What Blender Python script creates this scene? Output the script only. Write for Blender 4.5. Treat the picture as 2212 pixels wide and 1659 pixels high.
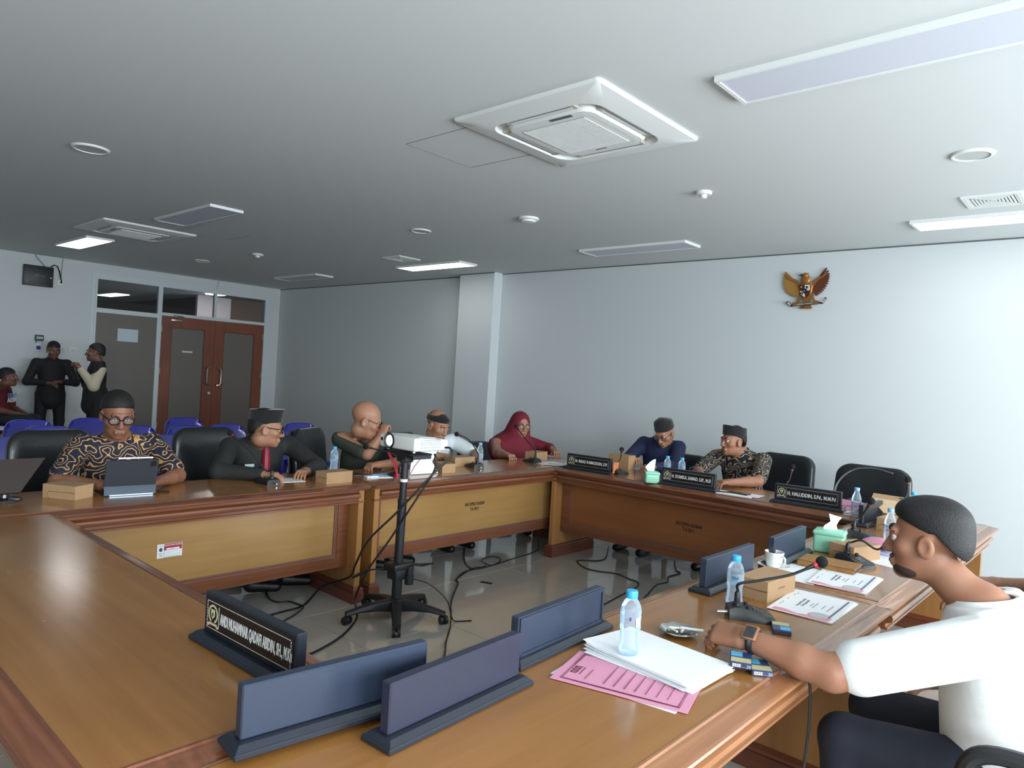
import bpy, bmesh, math, random
import numpy as np
from mathutils import Vector, Matrix, Euler

for _o in list(bpy.data.objects):
    bpy.data.objects.remove(_o)
random.seed(7)
PI = math.pi
SC = bpy.context.scene
COL = SC.collection

# ------------------------------------------------------------------ camera
IMG_W, IMG_H, FPX = 2212, 1659, 1530.88
CAM_Z = 1.51
def _cam_axes(yaw, pit, rol):
    f = np.array([math.sin(yaw)*math.cos(pit), math.cos(yaw)*math.cos(pit), math.sin(pit)])
    r = np.array([math.cos(yaw), -math.sin(yaw), 0.0])
    u = np.cross(r, f)
    return math.cos(rol)*r + math.sin(rol)*u, -math.sin(rol)*r + math.cos(rol)*u, f
CR, CU, CF = _cam_axes(*[math.radians(a) for a in (-41.9318, -0.6396, 3.4283)])
cam_data = bpy.data.cameras.new('camera')
cam_data.sensor_width = 36.0
cam_data.lens = FPX/IMG_W*36.0
cam_data.clip_start = 0.05
cam = bpy.data.objects.new('camera', cam_data)
COL.objects.link(cam)
cam.matrix_world = Matrix(((CR[0], CU[0], -CF[0], 0), (CR[1], CU[1], -CF[1], 0), (CR[2], CU[2], -CF[2], CAM_Z), (0, 0, 0, 1)))
SC.camera = cam

# a pixel of the photograph turned into a point of the room on a plane known from measurement
def _ray(px, py):
    return CR*((px-IMG_W/2)/FPX) - CU*((py-IMG_H/2)/FPX) + CF
def PZ(px, py, z):
    d = _ray(px, py); p = d*((z-CAM_Z)/d[2]); return np.array([p[0], p[1], z])
def PX(px, py, x):
    d = _ray(px, py); p = d*(x/d[0]); return np.array([x, p[1], p[2]+CAM_Z])
def PY(px, py, y):
    d = _ray(px, py); p = d*(y/d[1]); return np.array([p[0], y, p[2]+CAM_Z])

# ------------------------------------------------------------------ room numbers (metres)
TH = 0.76                    # table height
CEIL = 2.867
XW, YW = -12.172, 6.92       # door wall, emblem wall
XE, YS = 2.5, -4.2           # window wall, wall behind the photographer

# ------------------------------------------------------------------ light
SC.view_settings.view_transform = 'Standard'
SC.view_settings.look = 'None'
SC.view_settings.exposure = 0.28
SC.view_settings.gamma = 1.0
SC.view_settings.use_curve_mapping = False
SC.cycles.use_denoising = True
SC.cycles.max_bounces = 7
SC.cycles.diffuse_bounces = 4
SC.cycles.glossy_bounces = 3
SC.cycles.transmission_bounces = 6
SC.cycles.transparent_max_bounces = 10
SC.cycles.caustics_reflective = False
SC.cycles.caustics_refractive = False
SC.cycles.sample_clamp_indirect = 6.0
world = bpy.data.worlds.new('world')
SC.world = world
world.use_nodes = True
_bg = world.node_tree.nodes['Background']
_bg.inputs['Color'].default_value = (0.80, 0.90, 1.0, 1)
_bg.inputs['Strength'].default_value = 1.5

def area(name, loc, rot, sx, sy, power, color):
    l = bpy.data.lights.new(name, 'AREA')
    l.shape = 'RECTANGLE'; l.size = sx; l.size_y = sy; l.energy = power; l.color = color
    o = bpy.data.objects.new(name, l); COL.objects.link(o)
    o.location = loc; o.rotation_euler = rot
    return o
# daylight entering through the window wall (one lamp per window, in the plane of the glass)
WINDOWS = [(-2.9, -1.1), (-0.6, 1.2), (1.9, 3.7), (4.3, 6.1)]
WIN_Z = (0.85, 2.45)
for (_a, _b) in WINDOWS:
    area('daylight', (XE+0.10, (_a+_b)/2, sum(WIN_Z)/2), (0, math.radians(90), 0), WIN_Z[1]-WIN_Z[0], _b-_a, 150.0, (0.86, 0.94, 1.0))

# ------------------------------------------------------------------ materials
MATS = {}
def lin(c):
    return tuple(((v/255.0)/12.92 if v/255.0 <= 0.04045 else ((v/255.0+0.055)/1.055)**2.4) for v in c)
def mat(name, rgb, rough=0.5, metal=0.0, spec=0.5, coat=0.0, noise=0.0, nscale=20.0, bump=0.0, bscale=120.0, emit=None, alpha=None, trans=0.0, sheen=0.0, sss=0.0):
    if name in MATS: return MATS[name]
    m = bpy.data.materials.new(name); m.use_nodes = True
    nt = m.node_tree; b = nt.nodes['Principled BSDF']
    c = lin(rgb)
    b.inputs['Base Color'].default_value = (*c, 1)
    b.inputs['Roughness'].default_value = rough
    b.inputs['Metallic'].default_value = metal
    b.inputs['Specular IOR Level'].default_value = spec
    b.inputs['Coat Weight'].default_value = coat
    b.inputs['Coat Roughness'].default_value = 0.08
    b.inputs['Sheen Weight'].default_value = sheen
    if sss:
        b.inputs['Subsurface Weight'].default_value = sss
        b.inputs['Subsurface Radius'].default_value = (0.01, 0.004, 0.002)
        b.inputs['Subsurface Scale'].default_value = 0.6
    if trans: b.inputs['Transmission Weight'].default_value = trans
    if emit:
        b.inputs['Emission Color'].default_value = (*lin(emit[0]), 1); b.inputs['Emission Strength'].default_value = emit[1]
    if noise or bump:
        tc = nt.nodes.new('ShaderNodeTexCoord')
        if noise:
            n = nt.nodes.new('ShaderNodeTexNoise'); n.inputs['Scale'].default_value = nscale; n.inputs['Detail'].default_value = 4
            nt.links.new(tc.outputs['Object'], n.inputs['Vector'])
            mx = nt.nodes.new('ShaderNodeMix'); mx.data_type = 'RGBA'
            mx.inputs['A'].default_value = (*[v*(1-noise) for v in c], 1); mx.inputs['B'].default_value = (*[min(1, v*(1+noise)) for v in c], 1)
            nt.links.new(n.outputs['Fac'], mx.inputs['Factor']); nt.links.new(mx.outputs['Result'], b.inputs['Base Color'])
        if bump:
            n2 = nt.nodes.new('ShaderNodeTexNoise'); n2.inputs['Scale'].default_value = bscale; n2.inputs['Detail'].default_value = 3
            nt.links.new(tc.outputs['Object'], n2.inputs['Vector'])
            bp = nt.nodes.new('ShaderNodeBump'); bp.inputs['Strength'].default_value = bump; bp.inputs['Distance'].default_value = 0.004
            nt.links.new(n2.outputs['Fac'], bp.inputs['Height']); nt.links.new(bp.outputs['Normal'], b.inputs['Normal'])
    MATS[name] = m
    return m

def wood(name, dark, light, axis, rough=0.28, coat=0.35, scale=1.0, streak=0.5, speck=None):
    """grain runs along the given local axis (0 x, 1 y, 2 z)"""
    if name in MATS: return MATS[name]
    m = bpy.data.materials.new(name); m.use_nodes = True
    nt = m.node_tree; b = nt.nodes['Principled BSDF']
    tc = nt.nodes.new('ShaderNodeTexCoord'); mp = nt.nodes.new('ShaderNodeMapping')
    s = [34.0*scale]*3; s[axis] = 1.6*scale
    mp.inputs['Scale'].default_value = s
    nt.links.new(tc.outputs['Object'], mp.inputs['Vector'])
    n = nt.nodes.new('ShaderNodeTexNoise'); n.inputs['Scale'].default_value = 1.0; n.inputs['Detail'].default_value = 6; n.inputs['Roughness'].default_value = 0.6
    nt.links.new(mp.outputs['Vector'], n.inputs['Vector'])
    n2 = nt.nodes.new('ShaderNodeTexNoise'); n2.inputs['Scale'].default_value = 1.7; n2.inputs['Detail'].default_value = 2
    nt.links.new(tc.outputs['Object'], n2.inputs['Vector'])
    ad = nt.nodes.new('ShaderNodeMix'); ad.data_type = 'FLOAT'; ad.inputs['Factor'].default_value = 1-streak
    nt.links.new(n.outputs['Fac'], ad.inputs['A']); nt.links.new(n2.outputs['Fac'], ad.inputs['B'])
    cr = nt.nodes.new('ShaderNodeValToRGB')
    cr.color_ramp.elements[0].position = 0.30; cr.color_ramp.elements[0].color = (*lin(dark), 1)
    cr.color_ramp.elements[1].position = 0.70; cr.color_ramp.elements[1].color = (*lin(light), 1)
    nt.links.new(ad.outputs['Result'], cr.inputs['Fac'])
    out = cr.outputs['Color']
    if speck:
        v = nt.nodes.new('ShaderNodeTexVoronoi'); v.inputs['Scale'].default_value = 7.0
        nt.links.new(tc.outputs['Object'], v.inputs['Vector'])
        lt = nt.nodes.new('ShaderNodeMath'); lt.operation = 'LESS_THAN'; lt.inputs[1].default_value = 0.03
        nt.links.new(v.outputs['Distance'], lt.inputs[0])
        mx = nt.nodes.new('ShaderNodeMix'); mx.data_type = 'RGBA'; mx.inputs['B'].default_value = (*lin(speck), 1)
        ml = nt.nodes.new('ShaderNodeMath'); ml.operation = 'MULTIPLY'; ml.inputs[1].default_value = 0.5
        nt.links.new(lt.outputs[0], ml.inputs[0]); nt.links.new(ml.outputs[0], mx.inputs['Factor'])
        nt.links.new(out, mx.inputs['A']); out = mx.outputs['Result']
    nt.links.new(out, b.inputs['Base Color'])
    b.inputs['Roughness'].default_value = rough
    b.inputs['Coat Weight'].default_value = coat; b.inputs['Coat Roughness'].default_value = 0.14
    bp = nt.nodes.new('ShaderNodeBump'); bp.inputs['Strength'].default_value = 0.06; bp.inputs['Distance'].default_value = 0.003
    nt.links.new(n.outputs['Fac'], bp.inputs['Height']); nt.links.new(bp.outputs['Normal'], b.inputs['Normal'])
    MATS[name] = m
    return m

def glassy(name, rgb, alpha, rough=0.03, tint=0.0):
    """thin clear sheet: mostly see-through, with a sharp reflection"""
    if name in MATS: return MATS[name]
    m = bpy.data.materials.new(name); m.use_nodes = True
    nt = m.node_tree; nt.nodes.clear()
    o = nt.nodes.new('ShaderNodeOutputMaterial'); mx = nt.nodes.new('ShaderNodeMixShader')
    t = nt.nodes.new('ShaderNodeBsdfTransparent'); p = nt.nodes.new('ShaderNodeBsdfPrincipled')
    p.inputs['Base Color'].default_value = (*lin(rgb), 1); p.inputs['Roughness'].default_value = rough
    t.inputs['Color'].default_value = (1-tint*0.4, 1-tint*0.2, 1-tint*0.1, 1)
    fr = nt.nodes.new('ShaderNodeFresnel'); fr.inputs['IOR'].default_value = 1.45
    ad = nt.nodes.new('ShaderNodeMath'); ad.operation = 'ADD'; ad.use_clamp = True; ad.inputs[1].default_value = alpha
    nt.links.new(fr.outputs[0], ad.inputs[0]); nt.links.new(ad.outputs[0], mx.inputs[0])
    nt.links.new(t.outputs[0], mx.inputs[1]); nt.links.new(p.outputs[0], mx.inputs[2]); nt.links.new(mx.outputs[0], o.inputs[0])
    MATS[name] = m
    return m

# ------------------------------------------------------------------ mesh builder
def rotz(a): return Matrix.Rotation(a, 4, 'Z')
def frame(origin, x, y, z=None):
    x = Vector(x).normalized(); y = Vector(y)
    y = (y - x*y.dot(x)).normalized(); z = x.cross(y)
    return Matrix(((x[0], y[0], z[0], origin[0]), (x[1], y[1], z[1], origin[1]), (x[2], y[2], z[2], origin[2]), (0, 0, 0, 1)))

class MB:
    def __init__(s): s.v = []; s.f = []; s.m = []; s.mi = 0; s.M = None
    def mat(s, i): s.mi = i; return s
    def xf(s, M): s.M = M; return s
    def add(s, vs, fs):
        b = len(s.v)
        if s.M is not None: vs = [tuple(s.M @ Vector(p)) for p in vs]
        s.v += [tuple(p) for p in vs]
        s.f += [tuple(i+b for i in f) for f in fs]; s.m += [s.mi]*len(fs)
        return s
    def box(s, x0, x1, y0, y1, z0, z1):
        return s.add([(x0,y0,z0),(x1,y0,z0),(x1,y1,z0),(x0,y1,z0),(x0,y0,z1),(x1,y0,z1),(x1,y1,z1),(x0,y1,z1)],
                     [(0,3,2,1),(4,5,6,7),(0,1,5,4),(1,2,6,5),(2,3,7,6),(3,0,4,7)])
    def rbox(s, x0, x1, y0, y1, z0, z1, r=0.004, seg=2):
        bm = bmesh.new(); bmesh.ops.create_cube(bm, size=1.0)
        for v in bm.verts: v.co = Vector(((x0+x1)/2+v.co.x*(x1-x0), (y0+y1)/2+v.co.y*(y1-y0), (z0+z1)/2+v.co.z*(z1-z0)))
        r = min(r, 0.49*min(x1-x0, y1-y0, z1-z0))
        bmesh.ops.bevel(bm, geom=bm.edges[:], offset=r, segments=seg, affect='EDGES', profile=0.5)
        bm.verts.index_update(); s.bm(bm); return s
    def bm(s, bm):
        bm.verts.ensure_lookup_table(); bm.verts.index_update()
        s.add([tuple(v.co) for v in bm.verts], [[v.index for v in f.verts] for f in bm.faces]); bm.free(); return s
    def rod(s, a, b, ra, rb=None, n=10, caps=True):
        rb = ra if rb is None else rb
        return s.tube([a, b], [ra, rb], n, caps)
    def tube(s, pts, r, n=8, caps=True, closed=False):
        pts = [Vector(p) for p in pts]; k = len(pts)
        rr = r if isinstance(r, (list, tuple)) else [r]*k
        vs = []; up = None
        for i in range(k):
            if closed: t = (pts[(i+1) % k]-pts[i-1])
            else: t = pts[min(i+1, k-1)]-pts[max(i-1, 0)]
            t = t.normalized()
            if up is None:
                up = Vector((0,0,1)) if abs(t.z) < 0.9 else Vector((1,0,0))
            side = t.cross(up).normalized(); up = side.cross(t).normalized()
            for j in range(n):
                a = 2*PI*j/n
                vs.append(pts[i]+side*(math.cos(a)*rr[i])+up*(math.sin(a)*rr[i]))
        fs = []
        for i in range(k if closed else k-1):
            i2 = (i+1) % k
            for j in range(n):
                fs.append((i*n+j, i*n+(j+1) % n, i2*n+(j+1) % n, i2*n+j))
        if caps and not closed:
            fs.append(tuple(range(n-1, -1, -1))); fs.append(tuple((k-1)*n+j for j in range(n)))
        return s.add(vs, fs)
    def lathe(s, prof, n=24, c=(0,0,0), caps=True):
        vs = []; fs = []; k = len(prof)
        for (r, z) in prof:
            for j in range(n):
                a = 2*PI*j/n; vs.append((c[0]+r*math.cos(a), c[1]+r*math.sin(a), c[2]+z))
        for i in range(k-1):
            for j in range(n):
                fs.append((i*n+j, i*n+(j+1) % n, (i+1)*n+(j+1) % n, (i+1)*n+j))
        if caps:
            if prof[0][0] > 1e-6: fs.append(tuple(range(n-1, -1, -1)))
            if prof[-1][0] > 1e-6: fs.append(tuple((k-1)*n+j for j in range(n)))
        return s.add(vs, fs)
    def ell(s, c, r, nu=16, nv=10):
        r = (r, r, r) if not isinstance(r, (tuple, list)) else r
        vs = [(c[0], c[1], c[2]-r[2])]; fs = []
        for i in range(1, nv):
            p = -PI/2+PI*i/nv
            for j in range(nu):
                a = 2*PI*j/nu
                vs.append((c[0]+r[0]*math.cos(p)*math.cos(a), c[1]+r[1]*math.cos(p)*math.sin(a), c[2]+r[2]*math.sin(p)))
        vs.append((c[0], c[1], c[2]+r[2])); L = len(vs)-1
        for j in range(nu): fs.append((0, 1+(j+1) % nu, 1+j))
        for i in range(nv-2):
            for j in range(nu):
                a = 1+i*nu; fs.append((a+j, a+(j+1) % nu, a+nu+(j+1) % nu, a+nu+j))
        a = 1+(nv-2)*nu
        for j in range(nu): fs.append((a+j, a+(j+1) % nu, L))
        return s.add(vs, fs)
    def prism(s, poly, z0, z1):
        """extrude an xy polygon (counter-clockwise) from z0 to z1"""
        n = len(poly)
        return s.add([(p[0], p[1], z0) for p in poly]+[(p[0], p[1], z1) for p in poly],
                     [tuple(range(n-1, -1, -1)), tuple(range(n, 2*n))]+[(i, (i+1) % n, n+(i+1) % n, n+i) for i in range(n)])
    def sweep(s, path, prof, closed=False):
        """horizontal path of (x, y) corners; prof = list of (out, z); out is to the right of travel; mitred"""
        k = len(path); P = [Vector((p[0], p[1])) for p in path]; vs = []; m = len(prof)
        for i in range(k):
            d1 = (P[i]-P[i-1]).normalized() if (i > 0 or closed) else None
            d2 = (P[(i+1) % k]-P[i]).normalized() if (i < k-1 or closed) else None
            if d1 is None: d1 = d2
            if d2 is None: d2 = d1
            n1 = Vector((d1.y, -d1.x)); n2 = Vector((d2.y, -d2.x)); b = (n1+n2).normalized(); q = 1.0/max(0.3, b.dot(n1))
            for (o, z) in prof: vs.append((P[i].x+b.x*o*q, P[i].y+b.y*o*q, z))
        fs = []
        for i in range(k if closed else k-1):
            i2 = (i+1) % k
            for j in range(m-1): fs.append((i*m+j, i*m+j+1, i2*m+j+1, i2*m+j))
        if not closed:
            fs.append(tuple(range(m))); fs.append(tuple((k-1)*m+j for j in range(m-1, -1, -1)))
        return s.add(vs, fs)
    def grid(s, pts, closed_u=False, closed_v=False):
        """pts[i][j] surface"""
        k = len(pts); m = len(pts[0]); vs = [p for row in pts for p in row]; fs = []
        for i in range(k if closed_u else k-1):
            for j in range(m if closed_v else m-1):
                fs.append((i*m+j, i*m+(j+1) % m, ((i+1) % k)*m+(j+1) % m, ((i+1) % k)*m+j))
        return s.add(vs, fs)
    def slab(s, pts, t):
        """closed thin shell from pts[i][j]; thickness t (along the surface normal, both ways half)"""
        k = len(pts); m = len(pts[0]); P = [[Vector(p) for p in r] for r in pts]; a = []; b = []
        for i in range(k):
            for j in range(m):
                u = P[min(i+1, k-1)][j]-P[max(i-1, 0)][j]; v = P[i][min(j+1, m-1)]-P[i][max(j-1, 0)]
                n = u.cross(v); n = n.normalized() if n.length > 1e-12 else Vector((0,0,1))
                a.append(P[i][j]+n*(t/2)); b.append(P[i][j]-n*(t/2))
        fs = []; N = k*m
        for i in range(k-1):
            for j in range(m-1):
                q = (i*m+j, i*m+j+1, (i+1)*m+j+1, (i+1)*m+j); fs.append(tuple(reversed(q))[::-1]); fs.append(tuple(x+N for x in reversed(q)))
        per = [(i, 0) for i in range(k)]+[(k-1, j) for j in range(1, m)]+[(i, m-1) for i in range(k-2, -1, -1)]+[(0, j) for j in range(m-2, 0, -1)]
        idx = [i*m+j for i, j in per]; L = len(idx)
        for q in range(L): fs.append((idx[q], idx[(q+1) % L], idx[(q+1) % L]+N, idx[q]+N))
        return s.add(a+b, fs)
    def mesh(s, name, mats, smooth=0.6, fix=True):
        me = bpy.data.meshes.new(name)
        me.from_pydata(s.v, [], s.f)
        for q in (mats if isinstance(mats, (list, tuple)) else [mats]): me.materials.append(q)
        if any(s.m): me.polygons.foreach_set('material_index', s.m)
        if fix:
            bm = bmesh.new(); bm.from_mesh(me); bmesh.ops.recalc_face_normals(bm, faces=bm.faces[:]); bm.to_mesh(me); bm.free()
        if smooth:
            me.polygons.foreach_set('use_smooth', [True]*len(me.polygons))
            try: me.set_sharp_from_angle(angle=smooth)
            except Exception: pass
        me.update()
        return me
    def build(s, name, mats, parent=None, smooth=0.6, fix=True, **kw):
        o = bpy.data.objects.new(name, s.mesh(name, mats, smooth, fix)); COL.objects.link(o)
        if parent is not None: o.parent = parent
        tag(o, **kw)
        return o

def tag(o, label=None, cat=None, group=None, kind=None):
    if label: o['label'] = label
    if cat: o['category'] = cat
    if group: o['group'] = group
    if kind: o['kind'] = kind
    return o
def thing(name, loc, rz=0.0, label=None, cat=None, group=None, kind=None):
    o = bpy.data.objects.new(name, None); COL.objects.link(o)
    o.empty_display_size = 0.1
    o.location = loc; o.rotation_euler = (0, 0, rz)
    return tag(o, label, cat, group, kind)
_KIDS = {}
def copy_thing(src, loc, rz, label=None, group=None):
    r = src.copy(); COL.objects.link(r); r.location = loc; r.rotation_euler = (0, 0, rz)
    if label: r['label'] = label
    if group: r['group'] = group
    for ch in [o for o in COL.objects if o.parent == src]:
        c = ch.copy(); COL.objects.link(c); c.parent = r
        for g in [o for o in COL.objects if o.parent == ch]:
            d = g.copy(); COL.objects.link(d); d.parent = c
    return r

def text_mb(body, size, mb=None, sx=1.0, bold=0.0, depth=0.0006, align='CENTER', M=None):
    """lettering as real geometry, lying in the xy plane (centred), added to a builder"""
    cu = bpy.data.curves.new('lettering', 'FONT')
    cu.body = body; cu.size = size; cu.align_x = align; cu.align_y = 'CENTER'
    cu.offset = bold; cu.extrude = depth/2; cu.resolution_u = 2; cu.fill_mode = 'BOTH'
    o = bpy.data.objects.new('lettering', cu); COL.objects.link(o)
    bpy.context.view_layer.update()
    dg = bpy.context.evaluated_depsgraph_get()
    me = bpy.data.meshes.new_from_object(o.evaluated_get(dg))
    mb = mb or MB()
    S = Matrix.Diagonal((sx, 1, 1, 1)); M = (M if M is not None else Matrix.Identity(4)) @ S
    old = mb.M; mb.M = None
    vs = [tuple(M @ v.co) for v in me.vertices]
    if old is not None: vs = [tuple(old @ Vector(p)) for p in vs]
    mb.add(vs, [tuple(p.vertices) for p in me.polygons]); mb.M = old
    bpy.data.objects.remove(o); bpy.data.curves.remove(cu); bpy.data.meshes.remove(me)
    return mb
def text_width(body, size, sx=1.0):
    m = text_mb(body, size); xs = [p[0] for p in m.v]
    return (max(xs)-min(xs))*sx
# ------------------------------------------------------------------ the room
M_wall = mat('wall_paint', (206, 212, 213), 0.75, bump=0.03, bscale=60)
M_ceil = mat('ceiling_paint', (208, 212, 212), 0.8)
M_tile = mat('floor_tile', (176, 171, 163), 0.07, spec=0.5, coat=0.5, noise=0.05, nscale=3.0)
M_grout = mat('grout', (196, 190, 180), 0.8)
M_alu = mat('white_aluminium', (205, 214, 217), 0.4)
M_white = mat('white_plastic', (226, 229, 228), 0.45)
M_dark = mat('dark_gap', (30, 31, 33), 0.8)
M_off = mat('unlit_diffuser', (205, 208, 220), 0.5)
M_lamp = mat('lit_diffuser', (255, 255, 255), 0.5, emit=((255, 255, 255), 5.0))

def struct(name, mb, m, smooth=0.0, **kw):
    kw.setdefault('kind', 'structure')
    return mb.build(name, m, None, smooth, **kw)

# floor: screed, then single tiles where the photograph shows them
floor = struct('floor', MB().box(-20.6, XE+0.2, YS-0.2, YW+0.2, -0.08, -0.008), M_grout)
TX, TY, TS = -3.07, 4.16, 0.60
tile_me = MB().rbox(0.0015, TS-0.0015, 0.0015, TS-0.0015, -0.008, 0.0, 0.0012, 1).mesh('tile', M_tile, 0.0)
rest = MB()
for i in range(-16, 10):
    for j in range(-14, 5):
        x0, y0 = TX+i*TS, TY+j*TS
        if x0 < XW or x0+TS > XE+0.3 or y0 < YS-0.5 or y0 > YW: continue
        if -4.4 < x0 < -0.2 and 0.4 < y0 < 5.7:
            o = bpy.data.objects.new('tile', tile_me); COL.objects.link(o); o.location = (x0, y0, 0); o.parent = floor
        else:
            rest.box(x0+0.0015, min(x0+TS-0.0015, XE), max(y0+0.0015, YS), min(y0+TS-0.0015, YW), -0.008, 0.0)
rest.build('tile_field', M_tile, floor, 0.0, kind='stuff')

# ceiling with plastered access hatches beside the air conditioners
ceiling = struct('ceiling', MB().box(-20.6, XE+0.2, YS-0.2, YW+0.2, CEIL, CEIL+0.1), M_ceil)
M_seam = mat('hatch_seam', (120, 124, 124), 0.9)
for (hx, hy) in ((-3.40, 2.70), (-7.92, 3.24)):
    m = MB(); w = 0.55; g = 0.004
    for a in ((hx, hx+w, hy, hy+g), (hx, hx+w, hy+w, hy+w+g), (hx, hx+g, hy, hy+w), (hx+w, hx+w+g, hy, hy+w)):
        m.box(*a, CEIL-0.0015, CEIL+0.001)
    m.build('access_hatch', M_seam, ceiling, 0.0)

# emblem wall with its pilaster
w = MB().box(XW-0.15, XE+0.2, YW, YW+0.15, 0, CEIL)
wall_back = struct('wall_back', w, M_wall)
struct('trim_1', MB().box(-7.15, -6.50, 6.762, YW+0.01, 0, CEIL), mat('pilaster_paint', (212, 219, 220), 0.7))
# shadow gap where walls meet the ceiling
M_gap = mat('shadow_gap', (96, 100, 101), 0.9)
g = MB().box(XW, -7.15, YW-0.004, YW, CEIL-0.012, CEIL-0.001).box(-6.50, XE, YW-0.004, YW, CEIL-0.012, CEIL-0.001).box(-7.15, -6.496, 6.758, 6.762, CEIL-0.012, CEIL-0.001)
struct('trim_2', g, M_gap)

# door wall: solid parts around one glazed opening
OY0, OY1, OZ = 3.80, 6.66, 2.665
w = MB().box(XW-0.15, XW, YS-0.2, OY0, 0, CEIL).box(XW-0.15, XW, OY1, YW+0.01, 0, CEIL).box(XW-0.15, XW, OY0, OY1, OZ, CEIL)
wall_left = struct('wall_left', w, M_wall)
struct('wall_front', MB().box(XW-0.15, XE+0.2, YS-0.2, YS, 0, CEIL), M_wall)

# window wall
w = MB(); ys = [YS-0.2]
for (a, b) in WINDOWS: w.box(XE, XE+0.2, a, b, 0, WIN_Z[0]).box(XE, XE+0.2, a, b, WIN_Z[1], CEIL)
e = [YS-0.2]+[v for ab in WINDOWS for v in ab]+[YW+0.2]
for k in range(0, len(e), 2): w.box(XE, XE+0.2, e[k], e[k+1], 0, CEIL)
wall_right = struct('wall_right', w, M_wall)
M_pane = glassy('window_glass', (220, 235, 240), 0.02)
for k, (a, b) in enumerate(WINDOWS):
    z0, z1 = WIN_Z; m = MB(); t = 0.05
    m.box(XE+0.06, XE+0.12, a, a+t, z0, z1).box(XE+0.06, XE+0.12, b-t, b, z0, z1).box(XE+0.06, XE+0.12, a+t, b-t, z0, z0+t).box(XE+0.06, XE+0.12, a+t, b-t, z1-t, z1)
    m.box(XE+0.06, XE+0.12, (a+b)/2-t/2, (a+b)/2+t/2, z0+t, z1-t)
    o = m.build('window_%d' % (k+1), M_alu, None, 0.0, kind='structure')
    for (p, q) in ((a+t, (a+b)/2-t/2), ((a+b)/2+t/2, b-t)):
        MB().box(XE+0.135, XE+0.139, p, q, z0+t, z1-t).build('window_pane', M_pane, o, 0.0)

# glazed entrance: aluminium frame, frosted side light, clear transoms
fx0, fx1 = XW-0.05, XW+0.02
fr = MB()
fr.box(fx0, fx1, OY0, OY0+0.03, 0, OZ).box(fx0, fx1, OY1-0.035, OY1, 0, OZ).box(fx0, fx1, OY0+0.03, OY1-0.035, OZ-0.035, OZ)
fr.box(fx0, fx1, 4.735, 4.805, 0, OZ-0.035)
fr.box(fx0, fx1, OY0+0.03, 4.735, 2.115, 2.185).box(fx0, fx1, 4.805, OY1-0.035, 2.165, 2.215)
fr.box(fx0, fx1, 5.675, 5.72, 2.215, OZ-0.035)
fr.box(fx0, fx1, OY0+0.03, 4.735, 0, 0.06)
door_frame = fr.build('door_frame', M_alu, None, 0.0, kind='structure')
fb = MB().box(XW-0.003, XW+0.008, OY0-0.05, OY0, 0, OZ+0.05).box(XW-0.003, XW+0.008, OY1, OY1+0.05, 0, OZ+0.05).box(XW-0.003, XW+0.008, OY0, OY1, OZ, OZ+0.05)
fb.build('architrave', M_alu, door_frame, 0.0)
M_frost = glassy('frosted_film', (112, 105, 100), 0.93, 0.45)
M_clear = glassy('transom_glass', (120, 125, 125), 0.04, 0.02, 0.25)
MB().box(XW-0.02, XW-0.012, OY0+0.03, 4.735, 0.06, 2.115).build('glass_pane', M_frost, door_frame, 0.0)
for (a, b, z0) in ((OY0+0.03, 4.735, 2.185), (4.805, 5.675, 2.215), (5.72, OY1-0.035, 2.215)):
    MB().box(XW-0.02, XW-0.014, a, b, z0, OZ-0.035).build('transom_pane', M_clear, door_frame, 0.0)
M_doorwood = wood('door_wood', (112, 62, 44), (140, 82, 58), 2, 0.35, 0.2, 1.0)
M_steel = mat('brushed_steel', (196, 192, 184), 0.28, 1.0)
def door_leaf(n, y0, y1, hinge_low, label_glass):
    z0, z1 = 0.01, 2.16; x0, x1 = XW-0.03, XW+0.012
    gy0, gy1 = (y0+0.165, y1-0.165); gz0, gz1 = 0.22, 1.985
    m = MB().box(x0, x1, y0, gy0, z0, z1).box(x0, x1, gy1, y1, z0, z1).box(x0, x1, gy0, gy1, z0, gz0).box(x0, x1, gy0, gy1, gz1, z1)
    o = m.build('door_%d' % n, M_doorwood, None, 0.0, kind='structure')
    MB().box(XW-0.014, XW-0.006, gy0, gy1, gz0, gz1).build('door_glass', M_frost, o, 0.0)
    bd = MB(); t = 0.014
    for (a, b, c, d) in ((gy0, gy0+t, gz0, gz1), (gy1-t, gy1, gz0, gz1), (gy0, gy1, gz0, gz0+t), (gy0, gy1, gz1-t, gz1)):
        bd.box(XW-0.006, XW+0.009, a, b, c, d)
    bd.build('glazing_bead', mat('bead_wood', (104, 58, 42), 0.4), o, 0.0)
    hy = (y1-0.10) if not hinge_low else (y0+0.10)
    sgn = 1 if not hinge_low else -1
    pts = [(x1, hy+sgn*0.05, 1.345), (x1+0.045, hy+sgn*0.035, 1.35), (x1+0.06, hy, 1.345), (x1+0.064, hy-sgn*0.022, 1.31), (x1+0.064, hy-sgn*0.024, 1.08), (x1+0.06, hy, 1.045), (x1+0.045, hy+sgn*0.035, 1.04), (x1, hy+sgn*0.05, 1.045)]
    MB().tube(pts, 0.0125, 10).build('door_handle', M_steel, o)
    for hz in (0.35, 1.25, 1.95):
        yy = y0+0.004 if not hinge_low else y1-0.004
        MB().rod((x1+0.004, yy, hz-0.05), (x1+0.004, yy, hz+0.05), 0.007).build('hinge', M_steel, o)
    return o
door_1 = door_leaf(1, 4.81, 5.705, False, 1)
door_2 = door_leaf(2, 5.709, 6.615, True, 2)
c = MB().rod((XW+0.012, 5.655, 0.90), (XW+0.03, 5.655, 0.90), 0.026).rod((XW+0.03, 5.655, 0.90), (XW+0.045, 5.655, 0.90), 0.012).box(XW+0.045, XW+0.06, 5.651, 5.659, 0.885, 0.915)
c.build('lock_cylinder', M_steel, door_1)
c = MB().rbox(XW+0.012, XW+0.055, 4.95, 5.14, 2.085, 2.125, 0.008).mat(0)
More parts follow.
